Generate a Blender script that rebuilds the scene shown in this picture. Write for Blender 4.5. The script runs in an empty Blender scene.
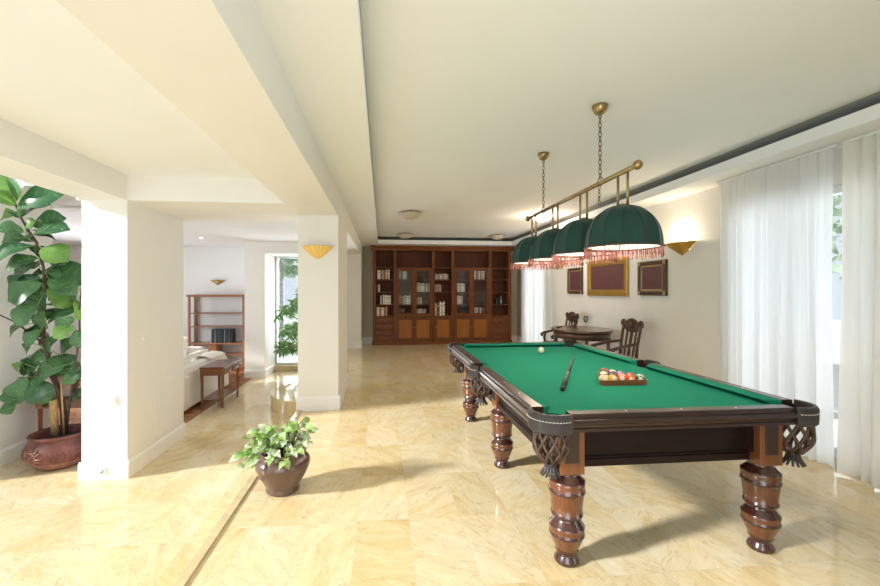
import bpy, math, random
from mathutils import Vector, Matrix
C = bpy.context.scene.collection
PI = math.pi
rnd = random.Random(7)

# ------------------------------------------------------------------ materials
def new_mat(name):
    m = bpy.data.materials.new(name); m.use_nodes = True
    nt = m.node_tree; b = nt.nodes['Principled BSDF']
    return m, nt, b

def L(nt, a, b): nt.links.new(a, b)

def ramp(nt, stops):
    n = nt.nodes.new('ShaderNodeValToRGB')
    cr = n.color_ramp
    while len(cr.elements) < len(stops): cr.elements.new(.5)
    for e, (p, c) in zip(cr.elements, stops): e.position = p; e.color = (*c, 1)
    return n

def noise(nt, scale, detail=4, rough=.5, vec=None):
    n = nt.nodes.new('ShaderNodeTexNoise')
    n.inputs['Scale'].default_value = scale; n.inputs['Detail'].default_value = detail
    n.inputs['Roughness'].default_value = rough
    if vec is not None: L(nt, vec, n.inputs['Vector'])
    return n

def coords(nt, scale=(1, 1, 1), kind='Object'):
    tc = nt.nodes.new('ShaderNodeTexCoord'); mp = nt.nodes.new('ShaderNodeMapping')
    mp.inputs['Scale'].default_value = scale
    L(nt, tc.outputs[kind], mp.inputs['Vector'])
    return mp.outputs['Vector']

def bump(nt, b, src, strength=.2, dist=.01):
    n = nt.nodes.new('ShaderNodeBump'); n.inputs['Strength'].default_value = strength
    n.inputs['Distance'].default_value = dist
    L(nt, src, n.inputs['Height']); L(nt, n.outputs['Normal'], b.inputs['Normal'])

def plain(name, col, rough=.5, metal=0, var=.06, scale=8, bmp=0, spec=None, coat=0, sheen=0):
    m, nt, b = new_mat(name)
    n = noise(nt, scale, 4, .55, coords(nt))
    r = ramp(nt, [(.3, tuple(c * (1 - var) for c in col)), (.7, tuple(min(1, c * (1 + var)) for c in col))])
    L(nt, n.outputs['Fac'], r.inputs['Fac']); L(nt, r.outputs['Color'], b.inputs['Base Color'])
    b.inputs['Roughness'].default_value = rough; b.inputs['Metallic'].default_value = metal
    if spec is not None: b.inputs['Specular IOR Level'].default_value = spec
    if coat: b.inputs['Coat Weight'].default_value = coat; b.inputs['Coat Roughness'].default_value = .12
    if sheen: b.inputs['Sheen Weight'].default_value = sheen; b.inputs['Sheen Roughness'].default_value = .4
    if bmp: bump(nt, b, n.outputs['Fac'], bmp)
    return m

def wood(name, dark, light, axis='z', rough=.35, scale=1.0, coat=.3):
    m, nt, b = new_mat(name)
    s = {'x': (1.2, 14, 14), 'y': (14, 1.2, 14), 'z': (14, 14, 1.2)}[axis]
    v = coords(nt, tuple(k * scale for k in s))
    n = noise(nt, 2.2, 6, .62, v)
    r = ramp(nt, [(.28, dark), (.5, tuple((a + c) / 2 for a, c in zip(dark, light))), (.72, light)])
    L(nt, n.outputs['Fac'], r.inputs['Fac']); L(nt, r.outputs['Color'], b.inputs['Base Color'])
    b.inputs['Roughness'].default_value = rough
    b.inputs['Coat Weight'].default_value = coat; b.inputs['Coat Roughness'].default_value = .15
    bump(nt, b, n.outputs['Fac'], .05)
    return m

def emit(name, col, strength):
    m, nt, b = new_mat(name)
    b.inputs['Base Color'].default_value = (*col, 1)
    b.inputs['Emission Color'].default_value = (*col, 1); b.inputs['Emission Strength'].default_value = strength
    return m

def floor_tiles(name):
    m, nt, b = new_mat(name)
    g = nt.nodes.new('ShaderNodeNewGeometry')
    def vm(op, a, bb=None):
        n = nt.nodes.new('ShaderNodeVectorMath'); n.operation = op
        L(nt, a, n.inputs[0])
        if bb is not None:
            if isinstance(bb, tuple): n.inputs[1].default_value = bb
            else: L(nt, bb, n.inputs[1])
        return n.outputs['Vector']
    off = vm('ADD', g.outputs['Position'], (.152 + .317 * 20, -2.57 + .615 * 20, 0))
    cell = vm('DIVIDE', off, (.317, .615, 1000.0))
    fl = vm('FLOOR', cell); fr = vm('FRACTION', cell)
    wn = nt.nodes.new('ShaderNodeTexWhiteNoise'); wn.noise_dimensions = '3D'; L(nt, fl, wn.inputs['Vector'])
    # veins: every slab turned its own way
    sep = nt.nodes.new('ShaderNodeSeparateColor'); L(nt, wn.outputs['Color'], sep.inputs['Color'])
    ang = nt.nodes.new('ShaderNodeMath'); ang.operation = 'MULTIPLY'; ang.inputs[1].default_value = 2.6
    L(nt, sep.outputs['Red'], ang.inputs[0])
    rot = nt.nodes.new('ShaderNodeVectorRotate'); rot.rotation_type = 'Z_AXIS'
    L(nt, g.outputs['Position'], rot.inputs['Vector']); L(nt, ang.outputs[0], rot.inputs['Angle'])
    sc = nt.nodes.new('ShaderNodeVectorMath'); sc.operation = 'SCALE'; sc.inputs['Scale'].default_value = 9.0
    L(nt, wn.outputs['Color'], sc.inputs[0])
    p = vm('ADD', rot.outputs['Vector'], sc.outputs['Vector'])
    st = vm('MULTIPLY', p, (2.4, 8.0, 1.0))
    n1 = noise(nt, 1.3, 8, .68, st); n1.inputs['Distortion'].default_value = .5
    r1 = ramp(nt, [(.24, (.57, .435, .235)), (.40, (.69, .575, .37)), (.54, (.74, .645, .45)), (.72, (.775, .70, .53))])
    L(nt, n1.outputs['Fac'], r1.inputs['Fac'])
    # large soft clouds of yellow
    n2 = noise(nt, 1.7, 3, .5, p)
    r2 = ramp(nt, [(.35, (1.0, .92, .74)), (.62, (1, 1, 1))])
    L(nt, n2.outputs['Fac'], r2.inputs['Fac'])
    mx = nt.nodes.new('ShaderNodeMix'); mx.data_type = 'RGBA'; mx.blend_type = 'MULTIPLY'; mx.inputs['Factor'].default_value = .8
    L(nt, r1.outputs['Color'], mx.inputs['A']); L(nt, r2.outputs['Color'], mx.inputs['B'])
    # thin dark cracks
    n3 = noise(nt, 3.0, 5, .6, vm('MULTIPLY', p, (1.0, 3.5, 1.0))); n3.inputs['Distortion'].default_value = .6
    r3 = ramp(nt, [(.488, (1, 1, 1)), (.5, (.48, .38, .25)), (.512, (1, 1, 1))])
    L(nt, n3.outputs['Fac'], r3.inputs['Fac'])
    m3 = nt.nodes.new('ShaderNodeMix'); m3.data_type = 'RGBA'; m3.blend_type = 'MULTIPLY'; m3.inputs['Factor'].default_value = .45
    L(nt, mx.outputs['Result'], m3.inputs['A']); L(nt, r3.outputs['Color'], m3.inputs['B'])
    # tone per slab
    r4 = ramp(nt, [(0, (.90, .86, .76)), (1, (1.0, 1.0, 1.0))]); L(nt, sep.outputs['Green'], r4.inputs['Fac'])
    m4 = nt.nodes.new('ShaderNodeMix'); m4.data_type = 'RGBA'; m4.blend_type = 'MULTIPLY'; m4.inputs['Factor'].default_value = 1
    L(nt, m3.outputs['Result'], m4.inputs['A']); L(nt, r4.outputs['Color'], m4.inputs['B'])
    # joints
    sx = nt.nodes.new('ShaderNodeSeparateXYZ'); L(nt, fr, sx.inputs['Vector'])
    def edge(out, w):
        a = nt.nodes.new('ShaderNodeMath'); a.operation = 'LESS_THAN'; a.inputs[1].default_value = w
        L(nt, out, a.inputs[0]); return a.outputs[0]
    j = nt.nodes.new('ShaderNodeMath'); j.operation = 'MAXIMUM'
    L(nt, edge(sx.outputs['X'], .008), j.inputs[0]); L(nt, edge(sx.outputs['Y'], .0042), j.inputs[1])
    m5 = nt.nodes.new('ShaderNodeMix'); m5.data_type = 'RGBA'
    L(nt, j.outputs[0], m5.inputs['Factor']); L(nt, m4.outputs['Result'], m5.inputs['A'])
    m5.inputs['B'].default_value = (.59, .49, .345, 1)
    L(nt, m5.outputs['Result'], b.inputs['Base Color'])
    b.inputs['Roughness'].default_value = .13
    rr = ramp(nt, [(.3, (.12,) * 3), (.7, (.065,) * 3)]); L(nt, n1.outputs['Fac'], rr.inputs['Fac'])
    L(nt, rr.outputs['Color'], b.inputs['Roughness'])
    b.inputs['Specular IOR Level'].default_value = .5
    return m

def parquet(name):
    m, nt, b = new_mat(name)
    v = coords(nt)
    br = nt.nodes.new('ShaderNodeTexBrick')
    br.inputs['Scale'].default_value = 1; br.inputs['Brick Width'].default_value = .6; br.inputs['Row Height'].default_value = .07
    br.inputs['Mortar Size'].default_value = .001
    br.inputs['Color1'].default_value = (.27, .105, .04, 1); br.inputs['Color2'].default_value = (.36, .15, .06, 1)
    br.inputs['Mortar'].default_value = (.1, .04, .02, 1)
    L(nt, v, br.inputs['Vector']); L(nt, br.outputs['Color'], b.inputs['Base Color'])
    b.inputs['Roughness'].default_value = .22
    return m

def sheer(name, col, transp, trl):
    m, nt, b = new_mat(name)
    nt.nodes.remove(b); out = nt.nodes['Material Output']
    tr = nt.nodes.new('ShaderNodeBsdfTransparent'); tl = nt.nodes.new('ShaderNodeBsdfTranslucent'); df = nt.nodes.new('ShaderNodeBsdfDiffuse')
    wv = nt.nodes.new('ShaderNodeTexWave'); wv.inputs['Scale'].default_value = 300
    L(nt, coords(nt), wv.inputs['Vector'])
    r = ramp(nt, [(0, tuple(c * .96 for c in col)), (1, col)]); L(nt, wv.outputs['Fac'], r.inputs['Fac'])
    L(nt, r.outputs['Color'], tl.inputs['Color']); L(nt, r.outputs['Color'], df.inputs['Color'])
    a = nt.nodes.new('ShaderNodeMixShader'); a.inputs[0].default_value = trl
    L(nt, df.outputs[0], a.inputs[1]); L(nt, tl.outputs[0], a.inputs[2])
    c = nt.nodes.new('ShaderNodeMixShader'); c.inputs[0].default_value = transp
    L(nt, a.outputs[0], c.inputs[1]); L(nt, tr.outputs[0], c.inputs[2]); L(nt, c.outputs[0], out.inputs['Surface'])
    return m

def thin_glass(name, tint=(1, 1, 1), refl=.08):
    m, nt, b = new_mat(name)
    nt.nodes.remove(b); out = nt.nodes['Material Output']
    tr = nt.nodes.new('ShaderNodeBsdfTransparent'); tr.inputs['Color'].default_value = (*tint, 1)
    gl = nt.nodes.new('ShaderNodeBsdfGlossy'); gl.inputs['Roughness'].default_value = .03
    fr = nt.nodes.new('ShaderNodeFresnel'); fr.inputs['IOR'].default_value = 1.45
    c = nt.nodes.new('ShaderNodeMixShader')
    L(nt, fr.outputs[0], c.inputs[0]); L(nt, tr.outputs[0], c.inputs[1]); L(nt, gl.outputs[0], c.inputs[2])
    L(nt, c.outputs[0], out.inputs['Surface'])
    return m

def leaf_mat(name, a, bcol, rough=.4, trl=.25):
    m, nt, b = new_mat(name)
    oi = noise(nt, 3.5, 3, .5, coords(nt))
    r = ramp(nt, [(.35, a), (.65, bcol)]); L(nt, oi.outputs['Fac'], r.inputs['Fac'])
    L(nt, r.outputs['Color'], b.inputs['Base Color']); b.inputs['Roughness'].default_value = rough
    out = nt.nodes['Material Output']
    tl = nt.nodes.new('ShaderNodeBsdfTranslucent'); L(nt, r.outputs['Color'], tl.inputs['Color'])
    mx = nt.nodes.new('ShaderNodeMixShader'); mx.inputs[0].default_value = trl
    L(nt, b.outputs[0], mx.inputs[1]); L(nt, tl.outputs[0], mx.inputs[2]); L(nt, mx.outputs[0], out.inputs['Surface'])
    return m

M = {}
M['wall'] = plain('wall plaster', (.80, .79, .755), .85, var=.012, scale=3)
M['wallcool'] = plain('cool white plaster', (.78, .78, .77), .85, var=.012, scale=3)
M['ceil'] = plain('ceiling plaster', (.85, .87, .885), .9, var=.01, scale=2)
M['base'] = plain('white skirting paint', (.84, .84, .83), .45, var=.01)
M['olive'] = plain('taupe wall paint', (.50, .45, .35), .85, var=.02)
M['tiles'] = floor_tiles('polished stone slabs')
M['kerb'] = plain('stone nosing', (.60, .47, .27), .2, var=.12, scale=10)
M['parquet'] = parquet('red parquet')
M['lampwhite'] = plain('white plastic', (.82, .82, .80), .4, var=.01)
M['cloth'] = plain('green baize', (.012, .228, .145), .95, var=.05, scale=60, spec=.12)
M['cushion'] = plain('cushion baize', (.013, .235, .15), .95, var=.05, scale=60, spec=.12)
M['cushionshade'] = plain('shaded cushion baize', (.004, .12, .074), .95, var=.05, scale=60, spec=.1)  # darker baize copy for the undersides, shade put into the colour
M['rail'] = wood('dark rail wood', (.020, .007, .005), (.036, .013, .009), 'x', .3, 1, .3)
M['railside'] = wood('dark rail wood lengthwise', (.030, .012, .008), (.066, .026, .017), 'y', .3, 1, .35)
M['apron'] = wood('dark apron wood', (.008, .003, .0025), (.018, .006, .004), 'x', .45, 1, .0)
M['apron'].node_tree.nodes['Principled BSDF'].inputs['Specular IOR Level'].default_value = .2
M['blockwood'] = wood('amber brown wood', (.11, .034, .011), (.21, .070, .021), 'z', .3, 1, .4)
M['legwood'] = wood('polished leg wood', (.075, .023, .008), (.155, .050, .017), 'z', .25, 1, .5)
M['legdark'] = wood('dark stained rings', (.030, .009, .007), (.060, .018, .012), 'z', .22, 1, .6)
M['leather'] = plain('dark leather', (.034, .028, .026), .5, var=.2, scale=25, bmp=.3)
M['strap'] = plain('brown leather straps', (.070, .038, .024), .5, var=.25, scale=25)
M['stitch'] = plain('white stitching', (.75, .72, .66), .7)
M['brass'] = plain('aged brass', (.34, .25, .115), .32, .9, var=.15, scale=12)
M['chain'] = plain('dark bronze chain', (.16, .115, .06), .35, .85, var=.1)
M['velvet'] = plain('dark green velvet', (.003, .042, .032), .75, var=.12, scale=20, sheen=.15)
M['velvetseam'] = plain('dark seam piping', (.012, .030, .022), .7)
M['trimbrown'] = plain('bronze braid', (.065, .035, .018), .6)
M['fringe'] = leaf_mat('rose fringe', (.23, .07, .065), (.42, .18, .16), .7, .3)
M['lining'] = plain('white lamp lining', (.85, .80, .74), .8)
M['bulb'] = emit('lit bulb', (1, .80, .55), 6)
M['bookcase'] = wood('red brown bookcase', (.115, .032, .008), (.195, .060, .014), 'z', .5, .6, .08)
M['bookcaseh'] = wood('red brown shelf', (.135, .040, .010), (.225, .074, .018), 'x', .5, .6, .08)
M['bookback'] = wood('bookcase back', (.085, .026, .013), (.13, .042, .019), 'z', .6, .6, .0)
M['doorpanel'] = wood('orange brown door panel', (.25, .088, .014), (.35, .130, .022), 'z', .45, .5, .1)
for k in ('bookcase', 'bookcaseh', 'bookback', 'doorpanel'): M[k].node_tree.nodes['Principled BSDF'].inputs['Specular IOR Level'].default_value = .2
M['glass'] = thin_glass('clear glass')
M['gold'] = plain('gilt metal', (.72, .46, .10), .35, .75, var=.08, scale=10)
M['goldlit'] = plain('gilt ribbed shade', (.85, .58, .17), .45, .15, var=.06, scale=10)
M['goldframe'] = plain('gilt frame', (.55, .34, .075), .35, .6, var=.15, scale=14)
M['frame'] = wood('carved dark frame', (.045, .020, .010), (.11, .052, .024), 'z', .4)
M['frametrim'] = plain('pale gilt beading', (.42, .30, .15), .4, .4, var=.3, scale=60)
M['maroon'] = plain('maroon panel', (.115, .040, .045), .55, var=.10, scale=9)
M['antique'] = wood('antique brown wood', (.040, .018, .010), (.105, .048, .025), 'z', .35, 1, .4)
M['antiqueh'] = wood('antique table top', (.060, .026, .014), (.14, .068, .035), 'y', .3, 1, .5)
M['console'] = wood('mahogany', (.12, .040, .016), (.25, .095, .040), 'z', .3, 1, .4)
M['consoletop'] = wood('mahogany top', (.10, .034, .018), (.20, .080, .042), 'y', .22, 1, .6)
M['etag'] = wood('cherry shelf wood', (.20, .075, .028), (.33, .135, .055), 'z', .4)
M['desk'] = wood('warm desk wood', (.19, .065, .025), (.32, .125, .05), 'x', .35)
M['sofa'] = plain('white slipcover', (.80, .775, .73), .95, var=.03, scale=5, bmp=.15)
M['cushionwhite'] = plain('cream cushion', (.82, .78, .72), .95, var=.05, scale=9)
M['black'] = plain('black lacquer', (.008, .009, .011), .3, var=.1)
M['silver'] = plain('silver trim', (.45, .48, .50), .35, .8)
M['potbrown'] = plain('glazed brown pot', (.105, .058, .042), .28, var=.18, scale=6, coat=.4)
M['terra'] = plain('red clay', (.145, .046, .038), .55, var=.35, scale=9, bmp=.4)
M['terralight'] = plain('worn clay', (.27, .125, .095), .6, var=.3, scale=18)
M['soil'] = plain('potting soil', (.030, .019, .013), .95, var=.4, scale=40, bmp=.6)
M['figleaf'] = leaf_mat('fig leaf', (.042, .120, .044), (.105, .230, .085), .27, .22)
M['figlight'] = leaf_mat('light backlit fig leaf', (.10, .25, .045), (.22, .40, .09), .3, .4)  # lighter copy; on the top leaves it puts backlight into the colour
M['figdark'] = leaf_mat('old fig leaf', (.022, .085, .030), (.050, .15, .050), .25, .15)
M['figvein'] = plain('leaf midrib', (.20, .32, .13), .5)
M['figtrunk'] = plain('fig bark', (.075, .040, .030), .8, var=.35, scale=20, bmp=.4)
M['coir'] = plain('coir fibre', (.40, .25, .11), .95, var=.35, scale=60, bmp=.8)
M['cane'] = plain('bamboo cane', (.42, .26, .11), .5, var=.15)
M['ivy'] = leaf_mat('light green leaf', (.17, .34, .055), (.40, .54, .20), .6, .3)
M['ivypale'] = leaf_mat('pale green leaf', (.42, .54, .30), (.66, .72, .54), .6, .3)
M['ivystem'] = plain('plant stem', (.10, .065, .03), .7)
M['bamboo'] = leaf_mat('bamboo leaf', (.09, .22, .07), (.20, .36, .14), .4, .3)
M['sheer'] = sheer('sheer curtain', (.88, .89, .89), .08, .50)
M['sheer2'] = sheer('dim sheer curtain', (.88, .87, .83), .08, .35)  # beiger sheer before the wall, its missing backlight put into the colour
M['grille'] = plain('black speaker cloth', (.010, .012, .016), .8)
M['alu'] = plain('pale window frame', (.72, .76, .76), .4)
M['ivory'] = plain('ivory ball', (.86, .80, .66), .12, var=.02, coat=.5)
M['red'] = plain('red plastic', (.45, .03, .03), .35)
M['bowl'] = plain('frosted cream glass', (.62, .56, .44), .35, var=.04)
M['bowllit'] = emit('lit frosted glass', (1, .90, .72), 5.5)
M['spot'] = emit('downlight lamp', (1, .97, .9), 5)
M['hedge'] = leaf_mat('garden foliage', (.22, .34, .20), (.42, .52, .38), .6, .3)
M['cove'] = plain('shade grey cove', (.50, .51, .52), .95, var=.03)  # grey stands in for the shade inside the recess
M['bark'] = plain('tree bark', (.42, .40, .40), .9, var=.3, scale=12)
M['lawn'] = plain('lawn', (.62, .64, .60), .95, var=.3, scale=14)
M['paving'] = plain('pale paving', (.62, .60, .55), .8, var=.05)

# ------------------------------------------------------------------ mesh builder
class MB:
    def __init__(s): s.v = []; s.f = []; s.m = []; s.s = []
    def add(s, vs, fs, mi=0, smooth=False):
        o = len(s.v); s.v += [tuple(v) for v in vs]
        for k, f in enumerate(fs):
            s.f.append(tuple(i + o for i in f)); s.m.append(mi[k] if isinstance(mi, list) else mi); s.s.append(smooth)
        return s
    def box(s, a, b, mi=0):
        x0, x1 = sorted((a[0], b[0])); y0, y1 = sorted((a[1], b[1])); z0, z1 = sorted((a[2], b[2]))
        vs = [(x0,y0,z0),(x1,y0,z0),(x1,y1,z0),(x0,y1,z0),(x0,y0,z1),(x1,y0,z1),(x1,y1,z1),(x0,y1,z1)]
        return s.add(vs, [(0,3,2,1),(4,5,6,7),(0,1,5,4),(1,2,6,5),(2,3,7,6),(3,0,4,7)], mi)
    def prism(s, poly, z0, z1, mi=0, axis='z', smooth=False):
        """poly = 2-D outline; axis z: (x,y); x: (y,z) swept along x; y: (x,z) swept along y"""
        n = len(poly)
        def p(q, h):
            return {'z': (q[0], q[1], h), 'x': (h, q[0], q[1]), 'y': (q[0], h, q[1])}[axis]
        vs = [p(q, z0) for q in poly] + [p(q, z1) for q in poly]
        area = sum(poly[i][0] * poly[(i+1) % n][1] - poly[(i+1) % n][0] * poly[i][1] for i in range(n))
        flip = (area < 0) != (axis == 'y')
        fs = [tuple(range(n))[::-1], tuple(range(n, 2*n))] + [(i, (i+1) % n, n + (i+1) % n, n + i) for i in range(n)]
        if flip: fs = [f[::-1] for f in fs]
        o = len(s.v); s.v += vs
        for k, f in enumerate(fs):
            s.f.append(tuple(i + o for i in f)); s.m.append(mi); s.s.append(smooth and k > 1)
        return s
    def lathe(s, prof, c=(0,0,0), seg=32, mi=0, smooth=True, sx=1, sy=1, cap=True):
        """prof = [(r, z) bottom to top]; mi = int or a list per band"""
        n = len(prof); vs = []
        for r, z in prof:
            for k in range(seg):
                a = 2*PI*k/seg; vs.append((c[0] + r*sx*math.cos(a), c[1] + r*sy*math.sin(a), c[2] + z))
        fs = []; ms = []
        for i in range(n-1):
            for k in range(seg):
                k2 = (k+1) % seg
                fs.append((i*seg+k, i*seg+k2, (i+1)*seg+k2, (i+1)*seg+k)); ms.append(mi[i] if isinstance(mi, list) else mi)
        if cap:
            if prof[0][0] > 1e-6: fs.append(tuple(range(seg))[::-1]); ms.append(mi[0] if isinstance(mi, list) else mi)
            if prof[-1][0] > 1e-6: fs.append(tuple(range((n-1)*seg, n*seg))); ms.append(mi[-1] if isinstance(mi, list) else mi)
        return s.add(vs, fs, ms, smooth)
    def tube(s, pts, r, seg=8, mi=0, cap=True, smooth=True, closed=False):
        pts = [Vector(p) for p in pts]; n = len(pts)
        rs = r if isinstance(r, (list, tuple)) else [r]*n
        vs = []; prev = None
        for i, p in enumerate(pts):
            if closed: t = (pts[(i+1) % n] - pts[i-1])
            else: t = pts[min(i+1, n-1)] - pts[max(i-1, 0)]
            t = t.normalized() if t.length > 0 else Vector((0,0,1))
            if prev is None:
                u = t.cross(Vector((0,0,1)) if abs(t.z) < .9 else Vector((1,0,0))).normalized()
            else:
                u = (prev - t*prev.dot(t)); u = u.normalized() if u.length > 1e-6 else t.orthogonal().normalized()
            prev = u; w = t.cross(u)
            for k in range(seg):
                a = 2*PI*k/seg; vs.append(p + (u*math.cos(a) + w*math.sin(a))*rs[i])
        fs = []
        for i in range(n if closed else n-1):
            j = (i+1) % n
            for k in range(seg):
                k2 = (k+1) % seg; fs.append((i*seg+k, i*seg+k2, j*seg+k2, j*seg+k))
        if cap and not closed: fs += [tuple(range(seg))[::-1], tuple(range((n-1)*seg, n*seg))]
        return s.add(vs, fs, mi, smooth)
    def sphere(s, c, r, seg=16, rings=10, mi=0, sc=(1,1,1)):
        prof = [(max(1e-7, r*math.sin(PI*i/rings)), -r*math.cos(PI*i/rings)) for i in range(rings+1)]
        o = len(s.v); s.lathe(prof, (0,0,0), seg, mi, True, cap=False)
        s.v[o:] = [(c[0]+v[0]*sc[0], c[1]+v[1]*sc[1], c[2]+v[2]*sc[2]) for v in s.v[o:]]
        return s
    def xform(s, mat, start=0):
        s.v[start:] = [tuple(mat @ Vector(v)) for v in s.v[start:]]; return s
    def build(s, name, mats, parent=None, loc=None, rotz=0, bevel=0, seg=2, subsurf=0):
        me = bpy.data.meshes.new(name); me.from_pydata(s.v, [], s.f)
        for m in (mats if isinstance(mats, (list, tuple)) else [mats]): me.materials.append(m)
        me.polygons.foreach_set('material_index', s.m); me.polygons.foreach_set('use_smooth', s.s)
        me.validate(); me.update()
        o = bpy.data.objects.new(name, me); C.objects.link(o)
        if parent is not None: o.parent = parent
        if loc is not None: o.location = loc
        o.rotation_euler = (0, 0, rotz)
        if bevel:
            b = o.modifiers.new('edge', 'BEVEL'); b.width = bevel; b.segments = seg; b.limit_method = 'ANGLE'; b.angle_limit = math.radians(40)
        if subsurf:
            b = o.modifiers.new('soft', 'SUBSURF'); b.levels = subsurf; b.render_levels = subsurf
        return o

def thing(name, label, cat, loc=(0,0,0), rotz=0, group=None):
    o = bpy.data.objects.new(name, None); C.objects.link(o); o.empty_display_size = .1
    o.location = loc; o.rotation_euler = (0,0,rotz); return tag(o, label, cat, group)

def tag(o, label, cat, group=None, kind=None):
    o['label'] = label; o['category'] = cat
    if group: o['group'] = group
    if kind: o['kind'] = kind
    return o

def struct(o): o['kind'] = 'structure'; return o

def copy_tree(o, parent=None):
    c = o.copy(); C.objects.link(c)
    if parent is not None: c.parent = parent
    for ch in list(o.children): copy_tree(ch, c)
    return c

def sbox(name, a, b, m, bevel=0):
    """one straight piece of the building"""
    c = [(a[i] + b[i]) / 2 for i in range(3)]
    mb = MB().box([a[i]-c[i] for i in range(3)], [b[i]-c[i] for i in range(3)])
    return struct(mb.build(name, m, loc=c, bevel=bevel))
E_SUN, E_SKY, E_RIGHT, E_FAR, E_NICHE, E_LIV, E_GLAZ, E_FRONT, E_R2, EXPO = 5.0, .65, 115, 28, 80, 180, 6, 95, 75, 0.54

# ------------------------------------------------------------------ the building
W, WC, CE, BS = M['wall'], M['wallcool'], M['ceil'], M['base']
LO = -.42                                    # level of the lower floor; 0 = level of the billiard room
sbox('floor', (-.937, -2.2, -.50), (3.9, 11.1, 0), M['tiles'])
sbox('floor', (-4.3, -2.2, LO-.1), (-.937, 5.49, LO), M['tiles'])
sbox('floor', (-2.69, 5.49, LO-.1), (-.937, 10.08, LO), M['tiles'])
sbox('floor', (-7.0, 5.44, LO-.1), (-2.69, 10.08, LO), M['parquet'])
sbox('trim_1', (-.995, -2.2, LO), (-.937, 11.1, .012), M['kerb'], .004)
# half round step between the columns
step = MB()
arc = [(-.995, 6.13)] + [(-.95 + .82*math.cos(a), 6.95 + .82*math.sin(a)) for a in [PI*1.5 - .05 - (PI-.1)*i/90 for i in range(91)]] + [(-.995, 7.77)]
step.prism([(x+.95, y-6.95) for x, y in arc], 0, .21)
struct(step.build('round_step', M['tiles'], loc=(-.95, 6.95, LO), bevel=.008))
sbox('wall_right', (3.70, -2.2, 0), (3.9, -1.7, 2.57), W)
sbox('wall_right', (3.70, .7, 0), (3.9, 2.62, 2.57), W)
sbox('wall_right', (3.70, -1.7, 2.28), (3.9, .7, 2.57), W)
sbox('wall_right', (3.70, 3.98, 0), (3.9, 8.82, 2.57), W)
sbox('wall_right', (3.70, 10.2, 0), (3.9, 11.1, 2.57), M['olive'])
sbox('wall_right', (3.70, 2.62, 2.28), (3.9, 3.98, 2.57), W)
sbox('wall_right', (3.70, 8.82, 2.28), (3.9, 10.2, 2.57), W)
sbox('wall_back', (-.985, 11.1, 0), (3.9, 11.25, 2.75), M['olive'])
sbox('wall_front', (-4.15, -2.35, LO), (-2.4, -2.2, 2.75), W)
sbox('wall_front', (.75, -2.35, LO), (3.9, -2.2, 2.75), W)
sbox('wall_front', (-2.4, -2.35, 2.3), (.75, -2.2, 2.75), W)
sbox('wall_front', (-2.4, -2.35, LO), (.75, -2.2, .05), W)
sbox('wall_left', (-4.15, 4.3, LO), (-3.97, 5.44, 2.6), W)
sbox('wall_left', (-7.0, 5.30, LO), (-4.15, 5.44, 2.6), WC)
sbox('wall_left', (-7.15, 5.30, LO), (-7.0, 6.0, 2.5), WC)
sbox('wall_left', (-7.15, 9.0, LO), (-7.0, 10.2, 2.5), WC)
sbox('wall_left', (-7.15, 6.0, 2.1), (-7.0, 9.0, 2.5), WC)
sbox('wall_back', (-7.0, 10.08, LO), (-2.86, 10.2, 2.5), WC)
sbox('wall_back', (-2.86, 9.0, LO), (-2.45, 10.2, 2.5), W)
sbox('wall_back', (-2.45, 9.0, 2.19), (-.985, 10.0, 2.5), W)
sbox('wall_back', (-1.12, 9.8, LO), (-.985, 10.28, 2.5), W)
# columns and beams
sbox('column', (-.985, 5.0, LO), (-.516, 6.32, 2.30), W)
sbox('column', (-.985, 10.28, LO), (-.516, 11.1, 2.30), W)
sbox('column', (-2.90, 4.33, LO), (-2.483, 5.49, 2.30), W)
sbox('beam', (-.985, -2.2, 2.30), (-.516, 11.1, 2.78), W)
sbox('beam', (-2.90, -2.2, 2.30), (-2.483, 5.49, 2.78), W)
sbox('beam', (-2.483, 4.33, 2.30), (-.985, 5.49, 2.60), W)
# ceilings
sbox('ceiling', (-2.483, -2.2, 2.545), (-.985, 4.33, 2.62), CE)
sbox('ceiling', (-7.0, 5.49, 2.42), (-.985, 10.08, 2.52), M['wallcool'])
sbox('ceiling', (-3.97, 4.5, 2.455), (-2.90, 5.49, 2.56), M['wallcool'])
sbox('ceiling', (-.10, -2.2, 2.75), (3.31, 10.35, 2.86), CE)
sbox('ceiling', (-.516, -2.2, 2.75), (-.10, 11.1, 2.86), M['cove'])        # inside of the light cove, shade put into its grey
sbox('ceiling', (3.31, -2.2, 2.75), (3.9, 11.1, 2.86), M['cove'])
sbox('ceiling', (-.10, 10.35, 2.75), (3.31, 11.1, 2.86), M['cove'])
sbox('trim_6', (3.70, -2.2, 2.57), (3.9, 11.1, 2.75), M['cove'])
sbox('ceiling', (-.516, -2.2, 2.57), (-.10, 10.38, 2.595), CE)           # lower border around the raised tray
sbox('ceiling', (3.31, -2.2, 2.57), (3.70, 10.38, 2.595), CE)
sbox('ceiling', (-.516, 10.35, 2.57), (3.70, 11.1, 2.595), CE)
sbox('ceiling', (-.10, -2.2, 2.57), (3.31, -1.7, 2.595), CE)
sbox('trim_2', (-.125, -1.7, 2.595), (-.10, 10.35, 2.67), CE)
sbox('trim_3', (3.31, -1.7, 2.595), (3.335, 10.35, 2.67), CE)
sbox('trim_4', (-.125, 10.35, 2.595), (3.335, 10.375, 2.67), CE)
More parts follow.
